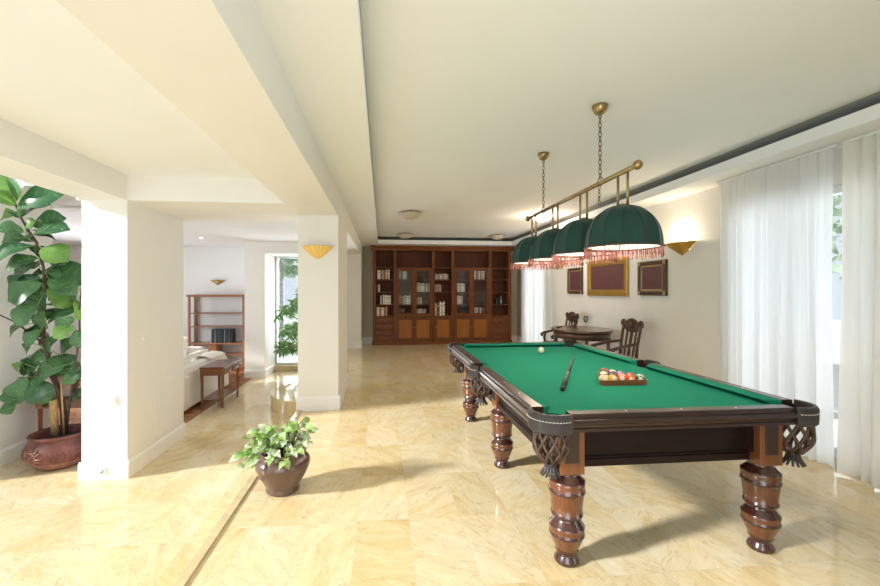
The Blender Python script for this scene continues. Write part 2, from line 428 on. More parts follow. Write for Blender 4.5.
# skirting boards
def skirt(name, a, b, nx, ny, z, h=.17, m=BS):
    """board along the wall line a-b, standing out along (nx, ny)"""
    t = .02
    ax, ay = a; bx, by = b
    L_ = math.hypot(bx-ax, by-ay); ang = math.atan2(by-ay, bx-ax)
    s = 1 if (-(by-ay)*nx + (bx-ax)*ny) > 0 else -1
    mb = MB().prism([(0, 0), (s*t, 0), (s*t, h-.03), (s*t*.45, h), (0, h)], 0, L_, axis='x')
    struct(mb.build(name, m, loc=(ax, ay, z), rotz=ang))
skirt('baseboard_right', (3.70, 3.98), (3.70, 8.82), -1, 0, 0)
skirt('baseboard_right', (3.70, 10.2), (3.70, 11.1), -1, 0, 0)
skirt('baseboard_right', (3.70, .7), (3.70, 2.62), -1, 0, 0)
skirt('baseboard_back', (-.516, 11.1), (-.24, 11.1), 0, -1, 0)
skirt('baseboard_back', (3.46, 11.1), (3.68, 11.1), 0, -1, 0)
skirt('baseboard_front', (-1.0, 5.0), (-.496, 5.0), 0, -1, 0)
skirt('baseboard_right', (-.516, 5.0), (-.516, 6.34), 1, 0, 0)
skirt('baseboard_front', (-1.0, 10.28), (-.496, 10.28), 0, -1, 0)
skirt('baseboard_right', (-.516, 10.28), (-.516, 11.1), 1, 0, 0)
skirt('baseboard_front', (-2.92, 4.33), (-2.463, 4.33), 0, -1, LO)
skirt('baseboard_right', (-2.483, 4.33), (-2.483, 5.51), 1, 0, LO)
skirt('baseboard_left', (-3.97, 4.3), (-3.97, 5.44), 1, 0, LO)
skirt('baseboard_back', (-7.0, 10.08), (-2.86, 10.08), 0, -1, LO)
skirt('baseboard_back', (-2.86, 9.0), (-2.43, 9.0), 0, -1, LO)
skirt('baseboard_right', (-2.45, 9.0), (-2.45, 9.72), 1, 0, LO)

# windows: frame, panes, sill
def window(name, a, b, z0, z1, mull, rail_z, axis, thick=.07, w=.055):
    """axis 'y': window in a wall along Y at x = a[0]; 'x': in a wall along X at y = a[1]"""
    n = (b[1]-a[1]) if axis == 'y' else (b[0]-a[0])
    fr = MB(); gl = MB()
    def bar(u0, u1, h0, h1, t=thick):
        if axis == 'y': fr.box((-t/2, u0, h0), (t/2, u1, h1))
        else: fr.box((u0, -t/2, h0), (u1, t/2, h1))
    bar(0, n, 0, w*1.6); bar(0, n, z1-z0-w, z1-z0); bar(0, w, w*1.6, z1-z0-w); bar(n-w, n, w*1.6, z1-z0-w)
    for u in mull: bar(u-w*.6, u+w*.6, w*1.6, z1-z0-w)
    for h in rail_z:
        us = [w] + [x for u in mull for x in (u-w*.6, u+w*.6)] + [n-w]
        for k in range(0, len(us), 2): bar(us[k], us[k+1], h-w*.5, h+w*.5)
    o = struct(fr.build(name, M['alu'], loc=(a[0], a[1], z0)))
    if axis == 'y': gl.box((-.004, w, w*1.6), (.004, n-w, z1-z0-w))
    else: gl.box((w, -.004, w*1.6), (n-w, .004, z1-z0-w))
    gl.build('pane', M['glass'], o); return o
window('window_1', (3.80, 2.62), (3.80, 3.98), .01, 2.28, [.68], [.36], 'y')
window('added_window_6', (3.80, -1.7), (3.80, .7), .01, 2.28, [.8, 1.6], [], 'y')  # unseen window added to brighten the right side of the room
window('window_2', (3.80, 8.82), (3.80, 10.2), .01, 2.28, [.69], [], 'y')
window('window_3', (-2.45, 9.92), (-1.12, 9.92), -.31, 2.19, [], [], 'x', .05, .030)
window('added_window_5', (-2.4, -2.28), (.75, -2.28), .05, 2.3, [1.05, 2.1], [], 'x')  # unseen window added to light the pillar and column fronts
window('added_window_4', (-7.07, 6.0), (-7.07, 9.0), .3, 2.1, [1.0, 2.0], [], 'y')  # unseen window added to brighten the lower living room
sbox('wall_left', (-7.15, 6.0, LO), (-7.0, 9.0, .3), WC)
sbox('trim_5', (-2.45, 9.72, LO), (-1.12, 9.99, -.31), M['kerb'], .006)

# outside
sbox('ground', (-30, -14, -1.0), (30, 34, -.56), M['lawn'])
sbox('ground', (-9, -6, -.56), (-4.3, 5.2, -.50), M['paving'])
sbox('ground', (3.9, -4, -.56), (9, 12, -.06), M['paving'])

def tree(x, y, h, r, seed, label):
    rr = random.Random(seed)
    t = thing('tree', label, 'tree', (x, y, -.56), 0, 'garden trees outside the windows')
    MB().tube([(0,0,0), (rr.uniform(-.1,.1), .05, h*.4), (rr.uniform(-.2,.2), 0, h*.75), (0, 0, h*.95)], [.10, .085, .06, .03], 8).build('trunk', M['bark'], t)
    mb = MB()
    for k in range(420):
        a = rr.uniform(0, 2*PI); z = rr.uniform(.42, 1.0)*h; q = r*math.sqrt(rr.random())*math.sin(PI*min(1, .25+.75*z/h))
        p = Vector((q*math.cos(a), q*math.sin(a), z)); s = rr.uniform(.10, .24)
        u = Vector((rr.uniform(-1,1), rr.uniform(-1,1), rr.uniform(-.6,.6))).normalized()*s
        w = u.cross(Vector((rr.uniform(-1,1), rr.uniform(-1,1), rr.uniform(-1,1)))).normalized()*s*.5
        mb.add([p-u, p+w, p+u, p-w], [(0,1,2,3)])
    mb.build('crown', M['hedge'], t)
tree(-3.9, 14.6, 5.6, .75, 1, 'leafy garden tree on the left beyond the tall narrow window')
tree(-2.6, 18.2, 6.2, 1.1, 2, 'leafy garden tree farther off beyond the tall narrow window')
tree(-4.2, 16.6, 6.0, .9, 6, 'slender pale tree trunk behind the bamboo at the tall window')
tree(-3.05, 12.9, 5.8, .75, 7, 'slim pale tree closest to the tall narrow window, outside')
tree(-5.0, 19.4, 6.0, 1.1, 4, 'slim pale-barked garden tree far back beyond the tall narrow window')
tree(10.0, 7.4, 5.2, 1.8, 3, 'garden tree seen faintly through the sheer curtain gap')
"""switches, sockets, hatch"""
def switch(x, y, z, axis, label, n=1, kids=True):
    t = thing('light_switch', label, 'switch', (x, y, z), 0)
    r = {'-y': 0, '+x': PI/2}[axis]; t.rotation_euler = (0, 0, r)
    MB().box((-.04*n, -.012, -.04), (.04*n, 0, .04)).build('plate', M['lampwhite'], t, bevel=.004)
    for k in range(n):
        MB().box((-.04*n+.08*k+.012, -.018, -.028), (-.04*n+.08*k+.068, -.012, .028)).build('rocker', M['lampwhite'], t, bevel=.003)
switch(-2.615, 4.33, .345, '-y', 'white light switch on the front face of the near left pillar')
switch(-2.483, 5.17, .40, '+x', 'white double light switch on the side face of the near left pillar', 2)
switch(-.516, 5.67, .85, '+x', 'white light switch on the side of the column with the gilt sconce')
t = thing('wall_socket', 'white round socket in the skirting at the foot of the near pillar', 'socket', (-2.70, 4.31, -.335))
MB().box((-.035, -.012, -.032), (.035, 0, .032)).build('plate', M['lampwhite'], t, bevel=.004)
MB().tube([(0, -.014, 0), (0, -.009, 0)], .02, 16).build('hole', M['silver'], t)
t = thing('thermostat', 'small round white wall sensor on the side of the near left pillar', 'sensor', (-2.484, 4.60, .91))
MB().tube([(0, 0, 0), (.012, 0, 0)], .022, 18).build('dial', M['lampwhite'], t)
t = thing('access_panel', 'flush white access hatch low on the side of the near pillar', 'hatch', (-2.483, 5.1, -.20))
MB().box((0, -.26, 0), (.004, .26, .40)).build('door', W, t, bevel=.001)
mb = MB()
for a, b in (((0,-.268,-.008),(.006,.268,0)), ((0,-.268,.40),(.006,.268,.408)), ((0,-.268,0),(.006,-.26,.40)), ((0,.26,0),(.006,.268,.40))): mb.box(a, b)
mb.build('rim', BS, t)

# ------------------------------------------------------------------ billiard table
TX, TY, TZ = 1.55, 3.385, .80                 # centre, top of the rails
HW, HL = .765, 1.415                          # half outer width / length
NX, NY = .64, 1.28                            # half play width / length (cushion noses)
table = thing('billiard_table', 'long green baize billiard table on six turned wooden legs', 'billiard table', (TX, TY, 0))
CLZ = .76
# slate bed with cloth, holes cut at the pockets
def bed_outline():
    r = .085; pts = []
    def arc_(cx, cy, a0, a1, n=10):
        for i in range(n+1):
            a = a0 + (a1-a0)*i/n; pts.append((cx + r*math.cos(a), cy + r*math.sin(a)))
    ex, ey = NX+.05, NY+.05
    # counter-clockwise from lower left corner; every hole bites into the outline clockwise
    arc_(-ex+.015, -ey+.015, PI*.5, 0); arc_(ex-.015, -ey+.015, PI, PI*.5)
    arc_(ex+.045, 0, PI*1.5-.5, PI*.5+.5); arc_(ex-.015, ey-.015, PI*1.5, PI)
    arc_(-ex+.015, ey-.015, 2*PI, PI*1.5); arc_(-ex-.045, 0, PI*.5-.5, -PI*.5+.5)
    return pts
MB().prism(bed_outline(), CLZ-.05, CLZ).build('bed', M['cloth'], table)

# rails: wooden profile (u outwards from the inner wood edge, z)
RP = [(0, -.055), (0, -.004), (.006, 0), (.064, 0), (.070, -.006), (.070, -.020), (.084, -.026), (.088, -.034), (.088, -.046),
      (.076, -.054), (.074, -.066), (.080, -.072), (.080, -.086), (.060, -.092), (.030, -.092), (.030, -.055)]
CP = [(0, -.012), (0, -.002), (-.047, -.010), (-.055, -.016), (-.030, -.040), (0, -.044)]   # cushion: top slopes to the nose
def rail(u0, u1, side):
    """side: 'l','r' long rails (u along Y), 'f','b' end rails (u along X)"""
    inner = {'l': NX+.055, 'r': NX+.055, 'f': NY+.055, 'b': NY+.055}[side]
    def P(u, o, z):
        return {'l': (-(inner+o), u, TZ+z), 'r': (inner+o, u, TZ+z), 'f': (u, -(inner+o), TZ+z), 'b': (u, inner+o, TZ+z)}[side]
    def sweep(mb, prof, ends, mi=0, caps=True, mis=None):
        n = len(prof)
        vs = [P(ends[0](o), o, z) for o, z in prof] + [P(ends[1](o), o, z) for o, z in prof]
        fs = [(i, (i+1) % n, n+(i+1) % n, n+i) for i in range(n)]
        ms = list(mis) if mis else [mi]*n
        fs += [tuple(range(n))[::-1], tuple(range(n, 2*n))]; ms += [mi, mi]
        mb.add(vs, fs, ms)
    mb = MB(); sweep(mb, RP, (lambda o: u0, lambda o: u1))
    m = M['railside'] if side in 'lr' else M['rail']
    r = mb.build('rail', m, table)
    k = .85
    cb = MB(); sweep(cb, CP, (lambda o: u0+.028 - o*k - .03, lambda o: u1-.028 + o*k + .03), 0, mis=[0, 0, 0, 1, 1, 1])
    cb.build('cushion', [M['cushion'], M['cushionshade']], r)
    for q in (1/4, 1/2, 3/4):
        MB().lathe([(.0065, 0), (.005, .0012)], (0,0,0), 12).build('sight', M['stitch'], r, loc=P(u0 + (u1-u0)*q, .034, .0006))
for s in 'lr':
    rail(-NY+.03, -.085, s); rail(.085, NY-.03, s)
for s in 'fb': rail(-NX+.03, NX-.03, s)

# apron boards with framed panels
for sx, sy, along in ((0, -1, 'x'), (0, 1, 'x'), (-1, 0, 'y'), (1, 0, 'y')):
    mb = MB()
    n = NX-.02 if along == 'x' else NY+.01
    off = (NY-.02) if along == 'x' else (NX-.03)
    def bx_(u0, u1, z0, z1, d0, d1):
        if along == 'x': mb.box((u0, sy*(off+d0), z0), (u1, sy*(off+d1), z1))
        else: mb.box((sx*(off+d0), u0, z0), (sx*(off+d1), u1, z1))
    bx_(-n, n, .488, .706, 0, .018)
    bx_(-n, n, .488, .528, .018, .034); bx_(-n, n, .690, .706, .018, .034)
    bx_(-n, n, .528, .540, .018, .027); bx_(-n, n, .682, .690, .018, .027)
    cuts = [-n, n] if along == 'x' else [-n, -.06, .06, n]
    for c0, c1 in ((cuts[i], cuts[i+1]) for i in range(0, len(cuts), 2)):
        for a, b in ((c0, c0+.13), (c1-.13, c1)) if along == 'x' else ((c0, c0+.14), (c1-.05, c1)):
            bx_(a, b, .528, .690, .018, .034)
    mb.build('apron', M['apron'], table, bevel=.003)
MB().box((-NX+.03, -NY+.03, .56), (NX-.03, NY-.03, CLZ-.055)).build('underframe', M['apron'], table)

# turned legs under square blocks
LEGP = [(.056,0),(.064,.010),(.062,.024),(.050,.042),(.046,.054),(.052,.062),(.059,.069),(.056,.078),
        (.060,.088),(.071,.110),(.080,.132),(.083,.145),(.089,.150),(.089,.160),(.085,.165),(.088,.180),(.090,.198),
        (.086,.203),(.066,.230),(.060,.241),(.064,.247),(.080,.252),(.082,.262),(.076,.267),(.080,.310),(.087,.364),(.087,.368),
        (.093,.373),(.093,.384),(.089,.389),(.091,.415),(.092,.432),(.087,.436),(.062,.462),(.056,.472),(.062,.478)]
LEGM = []
for (r0, z0), (r1, z1) in zip(LEGP, LEGP[1:]):
    zc = (z0+z1)/2
    LEGM.append(1 if (zc < .078 or .146 < zc < .165 or .199 < zc < .266 or .366 < zc < .389 or zc > .432) else 0)
def leg(x, y, corner):
    lg = MB().lathe(LEGP, (0,0,0), 40, LEGM).build('leg', [M['legwood'], M['legdark']], table, loc=(x, y, 0))
    b = MB(); w = .066; t = .478
    b.box((-w, -w, t), (w, w, .706))
    b.build('leg_block', M['blockwood'], lg, bevel=.003)
    p = MB()
    for sx, sy in ((0,-1), (-1,0), (1,0), (0,1)):
        if sx == 0: p.box((-.036, sy*w, t+.06), (.036, sy*(w+.006), .70))
        else: p.box((sx*w, -.036, t+.06), (sx*(w+.006), .036, .70))
    p.build('block_panel', M['rail'], lg, bevel=.003)
LX = .555; LSH = -.032
for y in (-1.295, -.115, 1.065):
    for x in (-LX, LX): leg(x + LSH, y, abs(y) > 1)

# pockets: leather strap round the hole, strap net, tassel
def pocket(cx, cy, mid, span, corner):
    """mid = outward direction; the leather covers +-span around it"""
    R0, R1 = .098, .122
    prof = [(R0, -.055), (R0, -.002), (R0+.006, .004), (R1-.004, .002), (R1+.004, -.012), (R1+.004, -.030), (R1+.002, -.088), (R1-.006, -.096), (R0+.006, -.096)]
    n = 26; vs = []; fs = []
    for i in range(n+1):
        a = mid - span + 2*span*i/n
        for r, z in prof: vs.append((r*math.cos(a), r*math.sin(a), z))
    m = len(prof)
    for i in range(n):
        for j in range(m): fs.append((i*m+j, i*m+(j+1) % m, (i+1)*m+(j+1) % m, (i+1)*m+j))
    fs += [tuple(range(m))[::-1], tuple(range(n*m, (n+1)*m))]
    pk = MB().add(vs, [f[::-1] for f in fs], 0, False).build('pocket', M['leather'], table, loc=(cx, cy, TZ))
    st = MB()
    q = 18
    for i in range(q):
        a0 = mid - span*.92 + 2*span*.92*i/q; a1 = a0 + 2*span*.92/q*.62
        st.tube([((R1+.0045)*math.cos(a), (R1+.0045)*math.sin(a), -.030) for a in (a0, (a0+a1)/2, a1)], .0022, 5)
    st.build('stitching', M['stitch'], pk)
    # net: crossing leather straps on a bag that narrows to the tassel
    nt_ = MB(); ox, oy = (.02*math.cos(mid), .02*math.sin(mid))
    def bag(a, t):
        r = .076*(1 + .12*math.sin(PI*min(1, t*1.1))) * (1 - .55*max(0, t-.6)**1.3/.4**1.3)
        return (ox + r*math.cos(a), oy + r*math.sin(a), -.09 - .175*t)
    K = 9
    for k in range(K):
        for d in (1, -1):
            pts = []
            for i in range(13):
                t = i/12; a = 2*PI*k/K + d*t*1.12
                pts.append(bag(a, t))
            nt_.tube(pts, [.0085]*12 + [.007], 6)
    nt_.build('net', M['strap'], pk)
    ts = MB()
    ts.lathe([(.030, 0), (.034, .012), (.030, .026)], (ox, oy, -.285), 16)
    for k in range(13):
        a = 2*PI*k/13; ts.tube([(ox+.022*math.cos(a), oy+.022*math.sin(a), -.272), (ox+.030*math.cos(a), oy+.030*math.sin(a), -.300), (ox+.052*math.cos(a), oy+.052*math.sin(a), -.328)], [.008, .008, .005], 6)
    ts.build('tassel', M['leather'], pk)
D = PI/4
for sx, sy, md in ((-1,-1,PI*1.25), (1,-1,PI*1.75), (1,1,PI*.25), (-1,1,PI*.75)):
    pocket(sx*(NX+.032), sy*(NY+.032), md, 1.30, True)
pocket(-(NX+.068), 0, PI, .95, False); pocket(NX+.068, 0, 0, .95, False)

# balls, rack, cue
BR = .0335
def ball(x, y, z, label, cat_mats, stripe=False, rot=(0,0,0), name='billiard_ball', group=None):
    mb = MB(); rings = 16; ms = []
    prof = [(max(1e-7, BR*math.sin(PI*i/rings)), -BR*math.cos(PI*i/rings)) for i in range(rings+1)]
    for i in range(rings): ms.append((1 if 4 <= i < 12 else 0) if stripe else (1 if len(cat_mats) > 1 else 0))
    mb.lathe(prof, (0,0,0), 28, ms, cap=False)
    if len(cat_mats) > 1:                    # the pale number spot
        s0 = len(mb.v); mb.sphere((0,0,0), BR*.5, 14, 6, 0, (1,1,.25)); 
        mb.xform(Matrix.Translation((0, -BR*.900, 0)) @ Matrix.Rotation(PI/2, 4, 'X'), s0)
    o = mb.build(name, cat_mats, loc=(x, y, z)); o.rotation_euler = rot
    return tag(o, label, 'ball', group)
ball(1.645, 4.172, CLZ+BR, 'ivory white cue ball lying alone on the green cloth', [M['ivory']], name='cue_ball')
def pb(n, c): return plain(n, c, .12, coat=.5, var=.03)
BC = {'cream': pb('cream ball', (.72,.58,.32)), 'yellow': pb('yellow ball', (.80,.45,.035)), 'orange': pb('orange ball', (.80,.13,.02)),
      'red': pb('red ball', (.55,.04,.03)), 'maroon': pb('maroon ball', (.20,.03,.03)), 'black': pb('black ball', (.012,.012,.014)),
      'pink': pb('pink ball', (.66,.12,.14)), 'brown': pb('brown ball', (.16,.07,.04)), 'green': pb('dark green ball', (.02,.12,.06)), 'blue': pb('blue ball', (.02,.05,.25)), 'purple': pb('purple ball', (.12,.03,.16))}
rx, ry = 1.676, 2.905                         # rack: base towards the camera, apex away
rows = [[('cream',0),('yellow',0),('orange',1),('orange',0),('green',1)],
        [('maroon',1),('black',0),('red',1),('pink',0)], [('brown',1),('purple',0),('blue',1)], [('green',0),('purple',1)], [('red',0)]]
names = ['front row', 'second row', 'third row', 'fourth row', 'apex']
ordn = ['first', 'second', 'third', 'fourth', 'fifth']
base_y = ry - .178
for i, row in enumerate(rows):
    for j, (c, stp) in enumerate(row):
        x = rx + (j - (len(row)-1)/2)*.0672; y = base_y + .037 + i*.0582
        lab = '%s %s ball in the %s of the triangle rack, %s from the left' % ('striped' if stp else 'plain', c, names[i], ordn[j]) if i < 4 else 'plain red ball at the far apex of the triangle rack'
        ball(x, y, CLZ+BR+.0005, lab, [M['ivory'], BC[c]], bool(stp), (rnd.uniform(-.5,.6), rnd.uniform(-.6,.6), rnd.uniform(-.5,.5)), group='balls in the triangle rack')
mbr = MB()
def tri(o):  # triangle outline offset outward by o from ball centres
    h = .0582*4
    r = BR + .0015 + o
    pts = []
    for cx, cy, a0, a1 in ((rx-.1344, base_y+.037, PI*7/6, PI*1.5), (rx+.1344, base_y+.037, PI*1.5, PI*11/6), (rx, base_y+.037+h, PI/6, PI*5/6)):
        for k in range(7):
            a = a0 + (a1-a0)*k/6; pts.append((cx + r*math.cos(a), cy + r*math.sin(a)))
    return pts
ti, to = tri(0), tri(.012); n = len(ti)
vs = [(x-rx, y-ry, z) for z in (0, .036) for p in (ti, to) for x, y in p]
fs = []
for k in range(n):
    k2 = (k+1) % n
    fs += [(n+k, n+k2, 3*n+k2, 3*n+k), (k2, k, 2*n+k, 2*n+k2), (2*n+k, 3*n+k, 3*n+k2, 2*n+k2), (k, k2, n+k2, n+k)]
mbr.add(vs, fs)
M['rackwood'] = wood('rack wood', (.19, .060, .014), (.33, .115, .030), 'x', .35)
tag(mbr.build('triangle_rack', M['rackwood'], loc=(rx, ry, CLZ), bevel=.002), 'wooden triangle rack holding the coloured balls on the green cloth', 'rack')
# cue: butt towards the camera
p0 = Vector((1.17, 2.60, 0)); p1 = Vector((1.86, 3.88, 0)); Lc = (p1-p0).length
cue = thing('cue_stick', 'dark two-piece pool cue lying on the green cloth', 'cue', (p0.x, p0.y, CLZ+.0165), math.atan2(p1.y-p0.y, p1.x-p0.x))
def seg_(a, b, ra, rb, m, nm, par):
    return MB().tube([(a, 0, ra-.0165), (b, 0, rb-.0165)], [ra, rb], 14).build(nm, m, par)
seg_(0, .025, .0140, .0162, M['leather'], 'bumper', cue)
bt = seg_(.025, .55, .0162, .0130, M['black'], 'butt', cue)
M['cuewrap'] = plain('grey cue wrap', (.10, .10, .10), .6, var=.3, scale=80)
M['cueshaft'] = wood('cue shaft', (.05, .030, .018), (.10, .062, .036), 'x', .3)
seg_(.56, .575, .0133, .0132, M['silver'], 'joint', cue)
seg_(.20, .42, .0157, .0145, M['cuewrap'], 'wrap', cue)
seg_(.575, Lc-.03, .0128, .0068, M['cueshaft'], 'shaft', cue)
seg_(Lc-.03, Lc-.006, .0068, .0066, M['ivory'], 'ferrule', cue)
seg_(Lc-.006, Lc, .0066, .006, M['leather'], 'tip', cue)

# ------------------------------------------------------------------ pendant lamp over the table
LXx, BZ = 1.565, 2.19
lamp = thing('pendant_lamp', 'brass bar lamp with four green velvet shades hanging on two chains', 'pendant lamp', (LXx, 3.375, 2.75))
def lz(z): return z - 2.75
def ly(y): return y - 3.375
MB().tube([(0, ly(2.44), lz(BZ)), (0, ly(4.31), lz(BZ))], .016, 16).build('bar', M['brass'], lamp)
for y in (2.41, 4.34):
    MB().sphere((0, ly(y), lz(BZ)), .030, 20, 12).build('finial', M['brass'], lamp)
for y in (2.853, 3.907):
    MB().lathe([(.010, -.075), (.012, -.066), (.030, -.060), (.047, -.040), (.055, -.014), (.054, 0)], (0, ly(y), 0), 28).build('ceiling_cup', M['brass'], lamp)
    ch = MB(); z = 2.675; k = 0
    while z > BZ + .045:
        pts = []
        for i in range(12):
            a = 2*PI*i/12; u = .0105*math.cos(a); w = .0205*math.sin(a)
            pts.append((u, ly(y), lz(z+w)) if k % 2 == 0 else (0, ly(y)+u, lz(z+w)))
        ch.tube(pts, .0030, 6, closed=True); z -= .0335; k += 1
    hook = [(.0, ly(y), lz(BZ+.050)), (.014, ly(y), lz(BZ+.040)), (.021, ly(y), lz(BZ+.012)), (.014, ly(y), lz(BZ-.014)), (0, ly(y), lz(BZ-.020)), (-.016, ly(y), lz(BZ-.010)), (-.018, ly(y), lz(BZ+.014)), (-.010, ly(y), lz(BZ+.034)), (0, ly(y), lz(BZ+.05))]
    ch.tube(hook, .003, 6)
    if y < 3:
        z = BZ - .030; k = 0
        while z > BZ - .15:
            pts = [((.0085*math.cos(a), ly(y)+.012, lz(z+.0165*math.sin(a))) if k % 2 == 0 else (0, ly(y)+.012+.0085*math.cos(a), lz(z+.0165*math.sin(a)))) for a in [2*PI*i/12 for i in range(12)]]
            ch.tube(pts, .0024, 6, closed=True); z -= .026; k += 1
    ch.build('chain', M['chain'], lamp)
def dome(mb, rmax, top, rim, gores, seg_per, scal, off=0, mi=0):
    """fabric dome with a soft ridge on each gore seam"""
    n = 18; S = gores*seg_per; o = len(mb.v); vs = []
    for i in range(n+1):
        t = i/n
        a = t*PI*.5
        r = rmax*math.sin(a)**.92 if i else .012
        z = rim + (top-rim)*(math.cos(a)**.86 if i < n else 0)
        if t > .93: r = rmax*(1 + .02*(t-.93)/.07)
        for k in range(S):
            ph = 2*PI*k/S; q = abs((k % seg_per)/seg_per - .5)*2   # 1 at the seam
            rr = (r + off)*(1 - scal*(1 - q*q))
            vs.append((rr*math.cos(ph), rr*math.sin(ph), z))
    fs = []
    for i in range(n):
        for k in range(S):
            k2 = (k+1) % S; fs.append((i*S+k, (i+1)*S+k, (i+1)*S+k2, i*S+k2))
    mb.add(vs, fs, mi, True)
place = ['nearest the camera', 'second from the camera', 'third from the camera', 'farthest from the camera']
for k, y in enumerate((2.57, 3.10, 3.63, 4.16)):
    mb = MB(); dome(mb, .230, 1.97-1.70, 0, 12, 6, .05)
    sh = mb.build('lamp_shade', M['velvet'], lamp, loc=(0, ly(y), lz(1.70)))
    es_ = sh.modifiers.new('seams', 'EDGE_SPLIT'); es_.split_angle = math.radians(20)
    li = MB(); dome(li, .214, .255, .002, 12, 6, .05); li.build('lining', M['lining'], sh)
    sm = MB()
    for g in range(12):
        ph = 2*PI*g/12; pts = []
        for i in range(1, 15):
            a = i/14*PI*.5; r = .2315*math.sin(a)**.92; pts.append((r*math.cos(ph), r*math.sin(ph), .271*(math.cos(a)**.86 if i < 14 else 0)))
        sm.tube(pts, .0022, 5)
    sm.build('seam', M['velvetseam'], sh)
    MB().tube([(.236*math.cos(2*PI*i/72), .236*math.sin(2*PI*i/72), -.002) for i in range(72)], .006, 6, closed=True).build('rim_braid', M['trimbrown'], sh)
    fr = MB(); fq = random.Random(k)
    for i in range(150):
        a = 2*PI*(i + fq.uniform(-.45, .45))/150; ln = .058 + fq.uniform(-.006, .006); w = fq.uniform(.0016, .0030); dr = fq.uniform(-.003, .006)
        da = w/.234
        p = [((.234)*math.cos(a-da), .234*math.sin(a-da), -.004), ((.234)*math.cos(a+da), .234*math.sin(a+da), -.004),
             ((.234+dr)*math.cos(a+da*.8), (.234+dr)*math.sin(a+da*.8), -.004-ln), ((.234+dr)*math.cos(a-da*.8), (.234+dr)*math.sin(a-da*.8), -.004-ln)]
        fr.add(p, [(0,1,2,3)])
        if i % 3 == 0: fr.tube([((.234+dr)*math.cos(a), (.234+dr)*math.sin(a), -.008), ((.234+dr)*math.cos(a), (.234+dr)*math.sin(a), -.004-ln-.004)], [.0016, .0034], 5)
    f = fr.build('fringe', M['fringe'], sh); f['kind'] = 'stuff'
    MB().lathe([(.030, .268), (.030, .276), (.012, .284)], (0,0,0), 20).build('shade_cap', M['brass'], sh)
    for dy in (-.055, .055):
        MB().tube([(0, dy, .262), (0, dy, BZ-1.70)], .0085, 10).build('rod', M['brass'], sh)
    MB().sphere((0,0,.12), .032, 16, 10).build('bulb', M['bulb'], sh)

# ------------------------------------------------------------------ bookcase along the back wall
BX, BY = 1.595, 10.75                          # middle of the front at floor level
bk = thing('bookcase', 'tall reddish brown bookcase with glass doors filling the back wall', 'bookcase', (BX, BY, 0))
def X(x): return x - BX
DEP = .34
posts = [(-.235, -.16), (.295, .375), (1.295, 1.375), (1.81, 1.895), (2.815, 2.895), (3.335, 3.42)]
bays = [(posts[i][1], posts[i+1][0]) for i in range(5)]
MB().box((X(-.235), .322, .10), (X(3.42), DEP, 2.46)).build('back_panel', M['bookback'], bk)
for a, b in posts:
    pm = MB().box((X(a), 0, .10), (X(b), .322, 2.46))
    pm.box((X(a)+.018, -.010, .12), (X(b)-.018, 0, 2.44))
    pm.build('upright', M['bookcase'], bk, bevel=.003)
MB().prism([(-.030, 0), (-.030, .075), (-.012, .10), (.33, .10), (.33, 0)], X(-.255), X(3.44), axis='x').build('plinth', M['bookcaseh'], bk)
MB().prism([(-.010, 2.46), (-.012, 2.485), (-.040, 2.515), (-.048, 2.54), (-.060, 2.548), (-.060, 2.562), (.33, 2.562), (.33, 2.46)], X(-.30), X(3.485), axis='x').build('cornice', M['bookcaseh'], bk)
LV = [2.01, 1.70, 1.37, 1.045]                 # shelf surfaces
WT = .745                                      # counter above the drawers and doors
for i, (a, b) in enumerate(bays):
    MB().box((X(a), .004, 2.44), (X(b), .30, 2.46)).build('top_panel', M['bookcaseh'], bk)
    for z in LV:
        if i == 2 and z == LV[3]: continue
        y0 = .04 if i in (1, 3) and z < 2 else .012
        MB().box((X(a), y0, z-.022), (X(b), .320, z)).build('shelf', M['bookcaseh'], bk, bevel=.002)
    MB().box((X(a), -.006, WT-.03), (X(b), .320, WT)).build('counter', M['bookcaseh'], bk, bevel=.003)
    if i in (0, 4):
        for k in range(4):
            z0 = .112 + k*.150
            d = MB().box((X(a)+.004, .0, z0), (X(b)-.004, .30, z0+.142))
            d.box((X(a)+.03, -.008, z0+.022), (X(b)-.03, 0, z0+.120)).build('drawer', M['bookcase'], bk, bevel=.003)
            dr = [o for o in C.objects if o.name.startswith('drawer')][-1]
            MB().sphere((0, 0, 0), .012, 12, 8).build('knob', M['brass'], dr, loc=(X((a+b)/2), -.018, z0+.071))
    else:
        w = b - a; n = 2 if w > .6 else 1
        for k in range(n):
            x0 = a + w*k/n + .003; x1 = a + w*(k+1)/n - .003
            f = MB(); s_ = .062
            f.box((X(x0), -.004, .112), (X(x0)+s_, .018, .705)); f.box((X(x1)-s_, -.004, .112), (X(x1), .018, .705))
            f.box((X(x0)+s_, -.004, .112), (X(x1)-s_, .018, .112+s_)); f.box((X(x0)+s_, -.004, .705-s_), (X(x1)-s_, .018, .705))
            d = f.build('cupboard_door', M['bookcase'], bk, bevel=.003)
            MB().box((X(x0)+s_, .002, .112+s_), (X(x1)-s_, .014, .705-s_)).build('door_panel', M['doorpanel'], d)
            hx = (X(x1)-.03) if (k == 0 and n == 2) else X(x0)+.03
            MB().sphere((0, 0, 0), .011, 12, 8).build('knob', M['brass'], d, loc=(hx, -.014, .45))
            if n == 2:
                g = MB(); z0, z1 = WT+.004, 1.985
                g.box((X(x0), -.004, z0), (X(x0)+s_, .018, z1)); g.box((X(x1)-s_, -.004, z0), (X(x1), .018, z1))
                g.box((X(x0)+s_, -.004, z0), (X(x1)-s_, .018, z0+s_)); g.box((X(x0)+s_, -.004, z1-s_), (X(x1)-s_, .018, z1))
                d = g.build('glass_door', M['bookcase'], bk, bevel=.003)
                MB().box((X(x0)+s_, .004, z0+s_), (X(x1)-s_, .008, z1-s_)).build('pane', M['glass'], d)
                MB().sphere((0, 0, 0), .011, 12, 8).build('knob', M['brass'], d, loc=(hx, -.014, 1.30))

